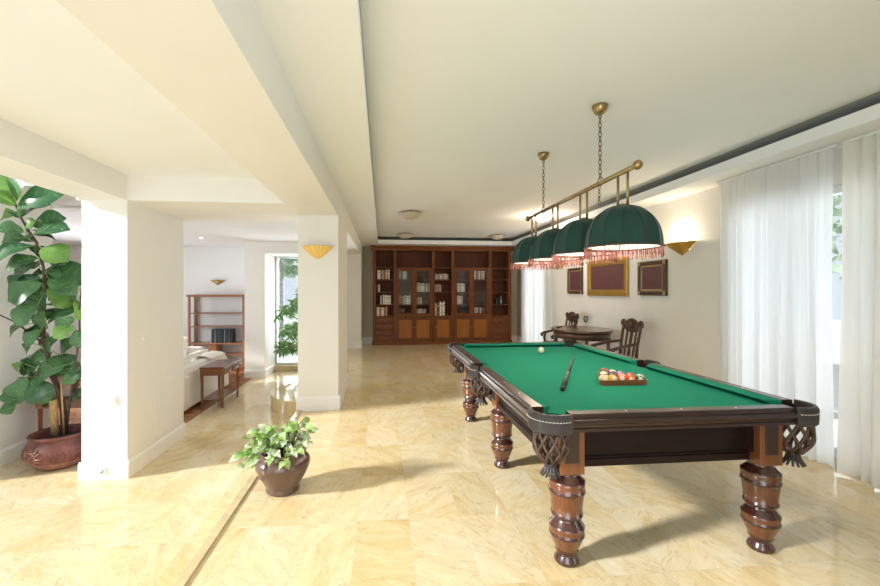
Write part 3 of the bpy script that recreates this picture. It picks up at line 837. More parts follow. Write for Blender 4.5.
BCOL = {'cream': (.72,.64,.48), 'white': (.80,.78,.72), 'grey': (.33,.32,.30), 'dark brown': (.06,.03,.02), 'red': (.48,.06,.035), 'tan': (.46,.31,.17),
        'golden': (.66,.43,.10), 'dark blue': (.035,.045,.12), 'green': (.10,.26,.07), 'pale grey': (.58,.57,.54), 'black': (.02,.018,.018), 'brown': (.20,.10,.05), 'orange': (.62,.22,.05)}
BM = {k: plain(k + ' book cover', v, .55, var=.10, scale=12) for k, v in BCOL.items()}
M['paper'] = plain('book pages', (.72, .66, .52), .9, var=.05, scale=60)
M['bandgold'] = plain('gilt lettering band', (.50, .36, .12), .4, .5)
nth = ['first','second','third','fourth','fifth','sixth','seventh','eighth','ninth','tenth','eleventh','twelfth','thirteenth','fourteenth']
def books(x0, z, cols, h, where, x1=None, lean=0, y=.09, wv=(.024, .036), d=.17):
    x = x0; n = len(cols)
    g = 'books on the ' + where
    for k, c in enumerate(cols):
        w = rnd.uniform(*wv); hh = h*rnd.uniform(.86, 1.0); dd = d*rnd.uniform(.85, 1)
        mb = MB()
        mb.box((0, .0, 0), (w, dd, hh), 0)
        mb.box((.003, .012, hh-.0005), (w-.003, dd-.004, hh+.0008), 1)
        mb.box((.001, -.0012, hh*.72), (w-.001, 0, hh*.80), 2); mb.box((.001, -.0012, hh*.2), (w-.001, 0, hh*.24), 2)
        o = mb.build('book', [BM[c], M['paper'], M['bandgold'] if c in ('dark brown','red','dark blue','green','black','brown') else BM['brown' if k % 2 else 'grey']], loc=(x, BY+y, z))
        size = 'tall' if hh > .235 else ('short' if hh < .185 else 'mid-height')
        tag(o, '%s %s book, %s from left, %s' % (size, c, nth[k], where), 'book', g)
        if lean and k >= n-2:
            a = lean; o.rotation_euler = (0, -a, 0); o.location.x = x + (hh*math.sin(a)); x += w/math.cos(a) + .004 + (hh*math.sin(a) if k == n-2 else 0)
        else: x += w + .0012
B = books
B(-.125, 1.70, ['cream','white','cream','black','tan','orange','dark brown','cream','green','white'], .255, 'top row of the left open bay')
B(-.135, 1.37, ['dark brown','grey','white'], .22, 'second row of the left open bay')
B(-.040, 1.045, ['white','dark brown','white','cream','white','white','cream','white','white'], .255, 'third row of the left open bay')
B(-.140, .745, ['cream','white','red','tan','white','cream','brown','red','tan'], .25, 'lowest row of the left open bay', lean=-.0)
B(.440, 1.70, ['grey','grey','dark brown','grey','pale grey','pale grey','grey'], .235, 'top row behind the first glass door')
B(.450, 1.045, ['brown','red','dark brown','cream','tan','white','white','cream','white'], .24, 'third row behind the first glass door')
B(.470, .745, ['black','dark brown','grey','black'], .19, 'lowest row behind the first glass door')
B(.905, 1.37, ['golden','cream','golden','white','cream','white','dark brown','white','tan','pale grey'], .245, 'second row behind the second glass door')
B(.930, 1.045, ['tan','red','cream'], .20, 'third row behind the second glass door')
B(.895, .745, ['pale grey','grey','white','cream','pale grey','grey','pale grey','grey','dark blue'], .19, 'lowest row behind the second glass door')
B(1.395, 1.70, ['grey','pale grey','brown','grey','pale grey','grey','tan','grey','pale grey','grey','tan'], .15, 'top row of the middle open bay')
B(1.380, 1.37, ['grey','brown','grey','dark brown','grey','tan'], .20, 'second row of the middle open bay')
B(1.380, .745, ['golden','tan','dark blue','dark brown','white','grey','cream','cream'], .375, 'tall lower row of the middle open bay', wv=(.026, .038))
B(1.955, 1.37, ['white','cream','white','tan','white','cream','white','white'], .235, 'second row behind the third glass door')
B(1.960, 1.045, ['white','white','cream','white','cream','grey'], .235, 'third row behind the third glass door')
B(2.425, 1.70, ['cream','white','dark brown','grey','white','brown','cream','grey','white'], .25, 'top row behind the fourth glass door')
B(2.425, .745, ['black','white','pale grey','white','dark brown','grey','white','dark brown','red','brown'], .22, 'lowest row behind the fourth glass door')
# ornaments
o = MB().box((-.11, 0, 0), (.11, .012, .21)).build('picture_stand', M['black'], loc=(2.16, BY+.10, .746), bevel=.003)
tag(o, 'dark flat picture frame standing low behind the third glass door', 'picture frame')
fi = thing('figurine', 'small dark seated figurine on the third shelf of the right bay', 'figurine', (3.07, BY+.14, 1.045))
MB().lathe([(.06, 0), (.062, .02), (.05, .05), (.058, .09), (.045, .14), (.025, .17), (.02, .18)], (0,0,0), 20).build('body', M['black'], fi)
MB().sphere((0,0,.205), .028, 14, 10).build('head', M['black'], fi)
va = thing('vase', 'slim pale glass vase beside the dark figurine in the right bay', 'vase', (3.18, BY+.14, 1.045))
MB().lathe([(.028, 0), (.032, .02), (.026, .09), (.014, .15), (.013, .19), (.020, .215)], (0,0,0), 20).build('body', M['silver'], va)
bo = thing('ornament_box', 'dark keepsake box low behind the second glass door', 'box', (1.13, BY+.16, 1.046))
MB().box((-.075, -.05, 0), (.075, .05, .085)).build('body', BM['dark brown'], bo, bevel=.004)
MB().box((-.079, -.054, .087), (.079, .054, .108)).build('lid', BM['black'], bo, bevel=.004)

# ------------------------------------------------------------------ right wall: pictures, sconces, table, chairs, curtains
def picture(y0, y1, z0, z1, label, fw, fm, tm, name='picture'):
    """y0 nearer the camera; hangs on the wall at x = 3.70"""
    w, h = y1-y0, z1-z0
    t = thing(name, label, 'picture', (3.70, (y0+y1)/2, z0), 0)
    def ring(o, x0, x1, i):
        m = MB(); a = w/2-o; b = w/2-i
        # mitred profile ring: outline o inset, inner edge i inset
        m.box((x0, -a, o), (x1, a, i)); m.box((x0, -a, h-i), (x1, a, h-o)); m.box((x0, -a, i), (x1, -b, h-i)); m.box((x0, b, i), (x1, a, h-i)); return m
    ring(0, -.034, 0, fw*.72).build('frame', fm, t, bevel=.006)
    ring(fw*.72, -.024, 0, fw).build('inner_trim', tm, t, bevel=.003)
    MB().box((-.012, -w/2+fw, fw), (0, w/2-fw, h-fw)).build('panel', M['maroon'], t)
    return t
p1 = picture(7.33, 7.94, 1.345, 1.845, 'small dark framed maroon panel left of the gilt one on the wall', .075, M['frame'], M['frametrim'])
p2 = picture(5.912, 7.132, 1.32, 1.93, 'large gilt framed maroon panel in the middle of the wall', .105, M['goldframe'], M['goldframe'])
p3 = picture(5.056, 5.656, 1.345, 1.822, 'small dark framed maroon panel right of the gilt one, beside the sconce', .085, M['frame'], M['frametrim'])
for p, w, h in ((p3, .60, .477), (p1, .61, .50)):
    for sy in (-1, 1):
        for z in (.032, h-.032):
            MB().box((-.005, -.026, -.026), (0, .026, .026)).build('corner_block', M['frametrim'], p, loc=(-.034, sy*(w/2-.032), z), bevel=.002)

def sconce(x, y, z, rz, label, r=.235, h=.155, power=9, mat_='gold', tip=1.05):
    """ribbed half-shell wall lamp, flat side to the wall; local -y points into the room"""
    t = thing('wall_sconce', label, 'wall lamp', (x, y, z), rz, 'gilt wall sconces')
    n = 44; m = 10; vs = []; fs = []
    for i in range(m+1):
        q = i/m
        for k in range(n+1):
            a = PI*k/n; rb = 1 + .045*math.cos(k*PI*.5)*q if k not in (0, n) else 1
            rr = r*q**.92*rb
            vs.append((-rr*math.cos(a), -rr*.62*math.sin(a) - .003, -h*(1-q**tip)))
    for i in range(m):
        for k in range(n): fs.append((i*(n+1)+k, i*(n+1)+k+1, (i+1)*(n+1)+k+1, (i+1)*(n+1)+k))
    sh = MB().add(vs, fs, 0, False).build('shade', M[mat_], t)
    sd = sh.modifiers.new('thickness', 'SOLIDIFY'); sd.thickness = .004
    rim = MB().tube([(-r*1.01*math.cos(PI*k/30), -r*.62*1.01*math.sin(PI*k/30)-.004, .001) for k in range(31)], .0045, 6)
    rim.build('rim', M[mat_], t)
    MB().box((-r*.4, -.006, -h*.75), (r*.4, 0, -.01)).build('back_plate', M[mat_], t)
    MB().sphere((0, -.06, -.035), .024, 14, 8, 0, (1.8, 1, 1)).build('bulb', M['bulb' if power else 'lampwhite'], t)
    if power:
        l = bpy.data.lights.new('sconce_light', 'POINT'); l.energy = power; l.color = (1, .82, .60); l.shadow_soft_size = .045
        lo = bpy.data.objects.new('sconce_light', l); C.objects.link(lo); lo.parent = t; lo.location = (0, -.075, .035)
    return t
sconce(3.70, 4.79, 2.00, -PI/2, 'gilt half-shell wall sconce beside the curtain, right of the pictures', power=10)
sconce(3.70, 8.25, 2.00, -PI/2, 'gilt half-shell wall sconce seen below the far lamp shades', power=12)
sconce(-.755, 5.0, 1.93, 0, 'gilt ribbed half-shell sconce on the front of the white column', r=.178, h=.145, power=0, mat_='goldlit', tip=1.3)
sconce(-3.80, 10.08, 1.645, 0, 'gilt half-shell sconce on the wall above the open shelf unit', r=.165, h=.115, power=0)

# flush ceiling lamps
def ceiling_lamp(x, y, label, lit):
    t = thing('ceiling_lamp', label, 'ceiling lamp', (x, y, 2.75), 0, 'glass bowl ceiling lamps')
    MB().lathe([(.001, -.118), (.06, -.113), (.12, -.092), (.172, -.055), (.205, -.030), (.212, -.026), (.206, -.024), (.19, -.032), (.001, -.050)], (0,0,0), 40, cap=False).build('bowl', M['bowllit' if lit else 'bowl'], t)
    MB().lathe([(.11, -.028), (.11, 0)], (0,0,0), 28).build('ceiling_plate', M['lampwhite'], t)
    for k in range(3):
        a = 2*PI*k/3 + .5; c, s = math.cos(a), math.sin(a)
        MB().tube([(.09*c, .09*s, -.012), (.19*c, .19*s, -.010), (.222*c, .222*s, -.020), (.216*c, .216*s, -.032)], .007, 8).build('clip', M['brass'], t)
    if not lit: return
    l = bpy.data.lights.new('bowl_light', 'POINT'); l.energy = 24; l.color = (1, .80, .58); l.shadow_soft_size = .06
    lo = bpy.data.objects.new('bowl_light', l); C.objects.link(lo); lo.parent = t; lo.location = (0, 0, -.16)
ceiling_lamp(.49, 7.10, 'unlit frosted glass bowl lamp on the ceiling, front one of the left pair', False)
ceiling_lamp(.55, 9.80, 'small-looking frosted bowl lamp on the ceiling close to the bookcase, left side', False)
ceiling_lamp(2.81, 7.10, 'lit frosted bowl lamp on the ceiling behind the hanging brass bar', True)
ceiling_lamp(2.78, 9.80, 'frosted bowl lamp on the ceiling close to the bookcase, above its right end', False)
def downlight(x, y, z, label):
    t = thing('downlight', label, 'downlight', (x, y, z), 0)
    MB().lathe([(.036, -.004), (.055, -.006), (.058, 0)], (0,0,0), 24, cap=False).build('ring', M['silver'], t)
    MB().lathe([(.001, -.003), (.036, -.003)], (0,0,0), 24, cap=False).build('lamp_face', M['spot'], t)
downlight(-3.45, 8.34, 2.42, 'small recessed downlight in the ceiling above the sofas')
downlight(-5.15, 7.49, 2.42, 'small recessed downlight in the ceiling seen beside the fig tree top')
t = thing('smoke_sensor', 'tiny white sensor under the beam at the corner of the near pillar', 'sensor', (-2.885, 4.28, 2.30))
MB().lathe([(.012, -.026), (.022, -.018), (.024, 0)], (0,0,0), 16).build('housing', M['lampwhite'], t)

# oval table
ot = thing('oval_table', 'dark antique oval table against the wall below the pictures', 'table', (3.20, 6.42, 0))
A_, B_ = .44, .56
def oval(o, n=48): return [((A_+o)*math.cos(2*PI*k/n), (B_+o)*math.sin(2*PI*k/n)) for k in range(n)]
tt = MB().prism(oval(0), .768, .80, smooth=True); tt.build('tabletop', M['antiqueh'], ot, bevel=.006)
MB().prism(oval(-.035), .66, .768, smooth=True).build('apron', M['antique'], ot)
MB().prism(oval(-.028), .655, .667, smooth=True).build('apron_bead', M['antique'], ot)
for sx, sy in ((-1,-1), (1,-1), (1,1), (-1,1)):
    MB().lathe([(.016, 0), (.022, .02), (.017, .05), (.020, .30), (.026, .52), (.028, .66)], (sx*.27, sy*.34, 0), 16).build('leg', M['antique'], ot)
M['glassy'] = thin_glass('drinking glass', (.86, .88, .88))
def wineglass(x, y, label):
    t = thing('wine_glass', label, 'wine glass', (x, y, .80))
    MB().lathe([(.034, 0), (.030, .003), (.006, .006), (.0042, .02), (.0042, .085)], (0,0,0), 20, cap=False).build('stem', M['glassy'], t)
    MB().lathe([(.005, .085), (.022, .096), (.034, .125), (.036, .155), (.031, .195), (.0298, .195), (.0345, .155), (.0325, .126), (.02, .099), (.001, .091)], (0,0,0), 24, cap=False).build('bowl', M['glassy'], t)

wineglass(3.11, 6.42, 'empty wine glass in the middle of the oval table')
wineglass(3.32, 6.50, 'empty wine glass on the oval table, nearer the wall')
pn = thing('pen', 'thin red pen lying on the far side of the oval table', 'pen', (2.98, 6.72, .806), .7)
MB().tube([(-.12, 0, 0), (.10, 0, 0)], .006, 10).build('barrel', M['red'], pn)
MB().tube([(.10, 0, 0), (.135, 0, 0)], [.006, .002], 10).build('tip', M['brass'], pn)
nb = thing('spectacle_case', 'small dark case lying by the red pen on the oval table', 'case', (2.90, 6.60, .80), .5)
MB().box((-.05, -.022, 0), (.05, .022, .018)).build('body', M['black'], nb, bevel=.007)

# carved armchairs against the wall, facing the room (-x)
def armchair(y, label):
    t = thing('armchair', label, 'chair', (3.21, y, 0), 0, 'carved antique armchairs'); t.scale = (1, .86, .955)   # local: faces -x
    W2 = .25
    MB().box((-.25, -W2, .42), (.20, W2, .47)).build('seat', M['antique'], t, bevel=.012)
    MB().box((-.235, -W2+.02, .47), (.17, W2-.02, .495)).build('seat_pad', M['leather'], t, bevel=.012)
    for s in (-1, 1):
        MB().tube([(-.22, s*(W2-.03), .42), (-.23, s*(W2-.03), .30), (-.215, s*(W2-.03), .12), (-.235, s*(W2-.03), 0)], [.030, .026, .020, .026], 10).build('leg', M['antique'], t)
        MB().tube([(.19, s*(W2-.03), 0), (.175, s*(W2-.03), .25), (.18, s*(W2-.03), .45)], [.020, .022, .024], 10).build('leg', M['antique'], t)
        MB().tube([(.18, s*(W2-.03), .45), (.20, s*(W2-.03), .70), (.25, s*(W2-.015), .99)], [.024, .022, .020], 10).build('back_post', M['antique'], t)
        ar = MB().tube([(.205, s*(W2-.02), .73), (.08, s*(W2+.01), .715), (-.10, s*(W2+.03), .68), (-.20, s*(W2+.03), .655), (-.245, s*(W2+.03), .625), (-.235, s*(W2+.03), .60), (-.21, s*(W2+.03), .61)], [.018, .022, .024, .024, .026, .024, .016], 10).build('armrest', M['antique'], t)
        MB().tube([(-.17, s*(W2+.015), .47), (-.19, s*(W2+.025), .56), (-.16, s*(W2+.03), .66)], [.020, .024, .018], 10).build('arm_support', M['antique'], t)
    # carved crest: wavy top outline
    out = []
    top = [(-.27, .955), (-.285, 1.00), (-.265, 1.045), (-.225, 1.055), (-.185, 1.025), (-.13, 1.035), (-.07, 1.065), (0, 1.078), (.07, 1.065), (.13, 1.035), (.185, 1.025), (.225, 1.055), (.265, 1.045), (.285, 1.00), (.27, .955)]
    bot = [(.20, .93), (.13, .885), (.06, .875), (0, .865), (-.06, .875), (-.13, .885), (-.20, .93)]
    n = top + bot
    cr = MB().prism(n, .228, .262, axis='x').build('crest_rail', M['antique'], t, bevel=.006)
    crs = MB()
    for s in (-1, 1):
        crs.sphere((.224, s*.235, 1.005), .030, 14, 8, 0, (.5, 1, 1))
        crs.tube([(.226, s*.05, .93), (.224, s*.10, .965), (.226, s*.15, .985), (.226, s*.18, .965), (.226, s*.16, .945)], .009, 6)
    crs.sphere((.224, 0, .97), .042, 14, 8, 0, (.4, 1.2, 1)); crs.build('carving', M['antique'], cr)
    for q, w in ((-.115, .030), (0, .052), (.115, .030)):
        MB().prism([(q-w/2, .50), (q+w/2, .50), (q+w*.72, .60), (q+w/2, .70), (q+w*.62, .80), (q+w*.55, .90), (q-w*.55, .90), (q-w*.62, .80), (q-w/2, .70), (q-w*.72, .60)], 0, .018, axis='x').build('back_slat', M['antique'], t, bevel=.003)
        o = [c for c in C.objects if c.name.startswith('back_slat')][-1]; o.location = (.165, 0, .0); o.rotation_euler = (0, .155, 0); o.location.x = .096
    MB().box((.175, -W2+.04, .485), (.205, W2-.04, .53)).build('back_rail', M['antique'], t, bevel=.004)
    return t
armchair(5.45, 'carved dark wooden armchair in front of the wall, right of the oval table')
armchair(7.27, 'carved dark wooden armchair beyond the oval table, mostly hidden by it')

# curtains: pleated sheets hanging from the ceiling border
def curtain(x, y0, y1, label, mat_, folds, amp, z0=.015, z1=2.565, seed=1, group=None):
    rr = random.Random(seed); n = int(folds*10); rows = 10
    ph = [rr.uniform(0, 6.28) for _ in range(4)]
    t = thing('curtain', label, 'curtain', (x, y0, z0), 0, group)
    vs = []; fs = []
    def off(u, t_):
        a = u*folds*2*PI
        k = amp*(.45 + .55*(1-t_))
        return k*(math.sin(a + .9*math.sin(a*.37 + ph[0]) + ph[1]) + .45*math.sin(a*.53 + ph[2]) + .25*math.sin(a*1.9 + ph[3]*(1 + .3*t_)))
    for i in range(rows+1):
        t_ = i/rows
        for k in range(n+1):
            u = k/n
            vs.append((off(u, t_), (y1-y0)*u + .012*math.sin(u*folds*2*PI*.5 + 4*(1-t_)), (z1-z0)*t_))
    for i in range(rows):
        for k in range(n): fs.append((i*(n+1)+k, i*(n+1)+k+1, (i+1)*(n+1)+k+1, (i+1)*(n+1)+k))
    MB().add(vs, fs, 0, True).build('drape', mat_, t)
    MB().box((-.012, -.02, z1-z0-.02), (.012, y1-y0+.02, z1-z0)).build('track', M['lampwhite'], t)
    return t
curtain(3.55, 2.93, 4.06, 'long white sheer curtain over the big window behind the billiard table', M['sheer'], 13, .026, seed=3)
curtain(3.54, 1.25, 2.855, 'white sheer curtain at the right edge, in front of the wall', M['sheer2'], 13, .040, seed=5)
curtain(3.55, 8.45, 10.25, 'white sheer curtain at the far window next to the bookcase', M['sheer'], 12, .028, seed=8)

# ------------------------------------------------------------------ living room on the lower floor
# console table behind the sofa
ct = thing('console_table', 'narrow mahogany console table with drawers behind the white sofa', 'console table', (-2.625, 7.08, LO))
CX, CYh, CH = .185, .375, .645
MB().box((-CX, -CYh, CH-.022), (CX, CYh, CH)).build('tabletop', M['consoletop'], ct, bevel=.004)
ap = MB().box((-CX+.012, -CYh+.015, CH-.135), (CX-.012, CYh-.015, CH-.022)).build('apron', M['console'], ct, bevel=.002)
for k in (-1, 1):
    d = MB().box((CX-.012, k*.175-.155, CH-.125), (CX-.002, k*.175+.155, CH-.035)).build('drawer', M['console'], ct, bevel=.003)
    for q in (-.06, .06):
        MB().tube([(CX-.002, k*.175+q, CH-.078), (CX+.010, k*.175+q, CH-.078)], .008, 10).build('knob', M['silver'], d)
    MB().tube([(CX+.010, k*.175-.06, CH-.080), (CX+.012, k*.175-.03, CH-.100), (CX+.012, k*.175+.03, CH-.100), (CX+.010, k*.175+.06, CH-.080)], .005, 8).build('bail_handle', M['silver'], d)
for sx in (-1, 1):
    for sy in (-1, 1):
        MB().tube([(sx*(CX-.035), sy*(CYh-.035), 0), (sx*(CX-.030), sy*(CYh-.032), CH-.022)], [.017, .028], 4, smooth=False).build('leg', M['console'], ct)
MB().box((-CX+.02, -CYh+.02, .125), (CX-.02, CYh-.02, .142)).build('low_shelf', M['console'], ct, bevel=.003)

def cushion(name, w, h, d, m, parent=None, loc=None, rot=(0,0,0)):
    """soft pillow: puffed box, thin at the seams"""
    mb = MB(); n = 12; vs = []
    for s in (-1, 1):
        for i in range(n+1):
            for k in range(n+1):
                u, v = 2*i/n-1, 2*k/n-1
                e = (1-u**4)*(1-v**4)
                px_ = 1 - .06*(1-abs(v))**1*(abs(u) > .99) ; py_ = 1 - .06*(1-abs(u))*(abs(v) > .99)
                vs.append((w/2*u*(1-.05*(1-v*v)*abs(u)), s*d/2*e**.55, h/2*v*(1-.05*(1-u*u)*abs(v))))
    fs = []
    N = (n+1)**2
    for s in (0, 1):
        for i in range(n):
            for k in range(n):
                f = (s*N+i*(n+1)+k, s*N+(i+1)*(n+1)+k, s*N+(i+1)*(n+1)+k+1, s*N+i*(n+1)+k+1)
                fs.append(f if s == 0 else f[::-1])
    mb.add(vs, fs, 0, True)
    o = mb.build(name, m, parent, loc); o.rotation_euler = rot; return o

def sofa(label, loc, rz, length, seats):
    """local: back along +y side, faces -y, length along x"""
    t = thing('sofa', label, 'sofa', loc, rz)
    w = length/2; D_ = .90
    b = MB().prism([(-.45, .05), (-.45, .40), (.40, .40), (.42, .06)], -w+.05, w-.05, axis='x').build('base', M['sofa'], t, bevel=.03, seg=3)
    MB().prism([(.20, .30), (.165, .58), (.20, .65), (.29, .675), (.37, .655), (.41, .57), (.44, .05), (.40, .05)], -w+.015, w-.015, axis='x').build('backrest', M['sofa'], t, bevel=.03, seg=3)
    for s in (-1, 1):
        MB().prism([(-.47, .04), (-.47, .46), (-.40, .52), (.25, .56), (.44, .55), (.45, .04)], s*w, s*(w-.20), axis='x').build('arm', M['sofa'], t, bevel=.035, seg=3)
    cw = (length-.42)/seats
    for k in range(seats):
        MB().box((-w+.21+cw*k+.005, -.46, .40), (-w+.21+cw*(k+1)-.005, .19, .53)).build('seat_cushion', M['sofa'], t, bevel=.035, seg=3)
        c = cushion('back_cushion', cw-.02, .34, .20, M['cushionwhite'], t, (-w+.21+cw*(k+.5), .10, .60), (-.22, 0, 0))
    for sx in (-1, 1):
        for sy in (-.38, .36):
            MB().tube([(sx*(w-.08), sy, 0), (sx*(w-.08), sy, .06)], [.02, .03], 10).build('foot', M['black'], t)
    return t
# backrest plane at x = -2.89
sofa('white slipcovered sofa with its back to the console table', (-3.34, 7.32, LO), -PI/2, 1.80, 2)
s2 = sofa('white slipcovered sofa farther back, below the open shelf unit', (-4.62, 8.72, LO), 0, 1.86, 2)
tag(cushion('scatter_cushion', .42, .40, .15, M['cushionwhite'], None, (-3.98, 8.50, LO+.74), (-.30, 0, -.25)), 'cream scatter cushion at the right end of the far sofa', 'cushion')
# folded blanket over the back of the near sofa
mb = MB()
prof = [(-.19, .50), (-.165, .61), (-.12, .68), (-.04, .705), (.04, .695), (.10, .672), (.125, .655), (.16, .652)]
n = 14; vs = []; fs = []
for i in range(n+1):
    y = -.30 + .60*i/n
    for x, z in prof: vs.append((x, y, z + .006*math.sin(y*38) + .05*max(0, y-.05)*(x > .05)))
for i in range(n):
    for k in range(len(prof)-1): fs.append((i*8+k, i*8+k+1, (i+1)*8+k+1, (i+1)*8+k))
mb.add(vs, fs, 0, True)
tb = mb.build('throw_blanket', M['cushionwhite'], loc=(-3.055, 7.72, LO)); sd = tb.modifiers.new('thickness', 'SOLIDIFY'); sd.thickness = .02; sd.offset = 1
tag(tb, 'folded white throw blanket over the back of the near sofa', 'blanket')

# open shelf unit
es = thing('etagere', 'tall open cherry wood shelf unit against the white wall', 'shelf unit', (-3.70, 9.72, LO))
EW, ED, EH = .61, .34, 1.735
def z_(v): return v - LO
for sx in (-1, 1):
    for y in (.02, ED-.02):
        MB().box((sx*EW, y-.02, 0), (sx*(EW-.048), y+.02, EH-.05)).build('post', M['etag'], es, bevel=.004)
MB().prism([(-.03, EH-.05), (-.035, EH), (ED+.01, EH), (ED+.01, EH-.05)], -EW-.02, EW+.02, axis='x').build('top_board', M['etag'], es, bevel=.005)
for v in (.905, .605): MB().box((-EW+.01, 0, z_(v)-.018), (EW-.01, ED, z_(v))).build('shelf', M['etag'], es, bevel=.003)
MB().box((-EW-.01, -.01, z_(.225)-.030), (EW+.01, ED, z_(.225))).build('worktop', M['etag'], es, bevel=.004)
cb = MB().box((-.16, .01, .10), (.02, ED-.02, z_(.225)-.03)); cb.build('centre_cabinet', M['etag'], es, bevel=.004)
d = MB().box((-.145, -.004, .13), (.005, .01, z_(.225)-.06)).build('cabinet_door', M['etag'], es, bevel=.003)
MB().sphere((-.01, -.010, .38), .009, 10, 8).build('knob', M['brass'], d)
for a, b in ((-EW+.03, -.16), (.02, EW-.03)):
    MB().box((a, .01, z_(-.03)-.016), (b, ED-.01, z_(-.03))).build('shelf', M['etag'], es, bevel=.002)
MB().box((-EW, 0, .05), (EW, ED, .10)).build('bottom_board', M['etag'], es, bevel=.004)
MB().box((-EW+.03, .02, 0), (EW-.03, ED-.02, .05)).build('plinth', M['etag'], es)
def speaker(x, w, label):
    t = thing('loudspeaker', label, 'loudspeaker', (x, 9.86, .225), 0, 'black speakers on the open shelf unit')
    MB().box((-w/2, -.10, 0), (w/2, .10, .305)).build('cabinet', M['black'], t, bevel=.006)
    MB().box((-w/2+.012, -.108, .012), (w/2-.012, -.10, .293)).build('grille', M['grille'], t, bevel=.003)
    MB().box((-w/2, -.109, .0), (-w/2+.010, -.10, .305)).build('edge_strip', M['silver'], t)
    MB().box((-.02, -.110, .006), (.02, -.108, .011)).build('badge', M['silver'], t)
speaker(-3.655, .18, 'left black loudspeaker of two on the open shelf unit')
speaker(-3.455, .18, 'right black loudspeaker of two on the open shelf unit')
speaker(-3.79, .075, 'slim black unit with silver edge beside the two loudspeakers')

# desk behind the fig tree
dk = thing('writing_desk', 'warm brown writing desk with a raised shelf behind the fig tree', 'desk', (-3.36, 5.235, LO))
MB().prism([(-.52, -.20), (-.44, -.25), (.40, -.25), (.46, -.20), (.46, .20), (-.52, .20)], .632, .655).build('desktop', M['antiqueh'], dk, bevel=.005)
MB().prism([(-.50, -.19), (-.42, -.235), (.39, -.235), (.44, -.19), (.44, .18), (-.50, .18)], .52, .632).build('drawer_case', M['desk'], dk, bevel=.003)
MB().box((-.36, -.243, .535), (.33, -.235, .62)).build('drawer', M['desk'], dk, bevel=.003)
for x, y in ((-.47, -.16), (.41, -.16), (-.47, .15), (.41, .15)):
    MB().tube([(x, y, 0), (x, y, .52)], [.020, .030], 4, smooth=False).build('leg', M['desk'], dk)
MB().box((-.45, -.14, .14), (.39, .13, .16)).build('foot_shelf', M['desk'], dk, bevel=.003)
for x in (-.30, .42): MB().box((x-.016, .10, .655), (x+.016, .16, .94)).build('gallery_post', M['desk'], dk, bevel=.003)
MB().box((-.32, .08, .845), (.44, .19, .865)).build('gallery_shelf', M['desk'], dk, bevel=.003)
MB().box((-.32, .14, .745), (.44, .16, .765)).build('gallery_rail', M['desk'], dk, bevel=.003)
for k, (c, h) in enumerate((('brown', .13), ('dark brown', .15), ('grey', .14), ('brown', .15), ('dark brown', .13))):
    o = MB().box((0, 0, 0), (.035, .10, h)).build('book', BM[c], loc=(-3.50+.042*k, 5.305, LO+.866), bevel=.002)
    tag(o, '%s book, %s from the left on the raised shelf of the writing desk' % (c, nth[k]), 'book', 'books on the writing desk')

# ------------------------------------------------------------------ plants
def leaf(mb, p, q, width, nrm, shape, curl=.12, fold=.18, mi=0, rib=None, wav=0):
    """leaf from stem point p to tip q; nrm = rough face direction; shape = half width along the length"""
    p = Vector(p); q = Vector(q); t = q-p; ln = t.length; t.normalize()
    s = t.cross(nrm); s = s.normalized() if s.length > 1e-4 else t.orthogonal().normalized()
    nn = s.cross(t).normalized()
    n = len(shape)-1; vs = []; fs = []
    for i, hw in enumerate(shape):
        u = i/n
        c = p + t*ln*u + nn*(math.sin(u*PI)*curl*ln - u*u*curl*.9*ln)
        for k, f in enumerate((-1, -.5, 0, .5, 1)):
            w_ = hw*width*f
            vs.append(c + s*w_ + nn*(abs(f)*hw*width*fold*1.2 + wav*width*math.sin(u*9 + f*3)*abs(f)))
    for i in range(n):
        for k in range(4): fs.append((i*5+k, i*5+k+1, (i+1)*5+k+1, (i+1)*5+k))
    mb.add(vs, fs, mi, True)
    if rib is not None:
        rib.tube([p + t*ln*u + nn*(math.sin(u*PI)*curl*ln - u*u*curl*.9*ln - .0015) for u in (0, .25, .5, .75, .95)], [.0045, .004, .003, .002, .001], 5)
        for i in range(2, n-1, 2):
            for sd_ in (-1, 1):
                vp = []
                for f, du in ((0, 0), (.45, .06), (.86, .10)):
                    u = min(1, i/n + du); hw = shape[min(n, i+1)]
                    w_ = hw*width*f*sd_
                    vp.append(p + t*ln*u + nn*(math.sin(u*PI)*curl*ln - u*u*curl*.9*ln + abs(f)*hw*width*fold*1.2 - .0012) + s*w_)
                rib.tube(vp, [.0022, .0018, .0010], 4)
FIDDLE = [.05, .34, .52, .60, .68, .79, .91, .99, 1.0, .93, .72, .36, .02]
OVAL = [.03, .45, .78, .95, 1.0, .95, .80, .55, .25, .02]
HEART = [.35, .85, 1.0, .98, .85, .65, .42, .20, .02]
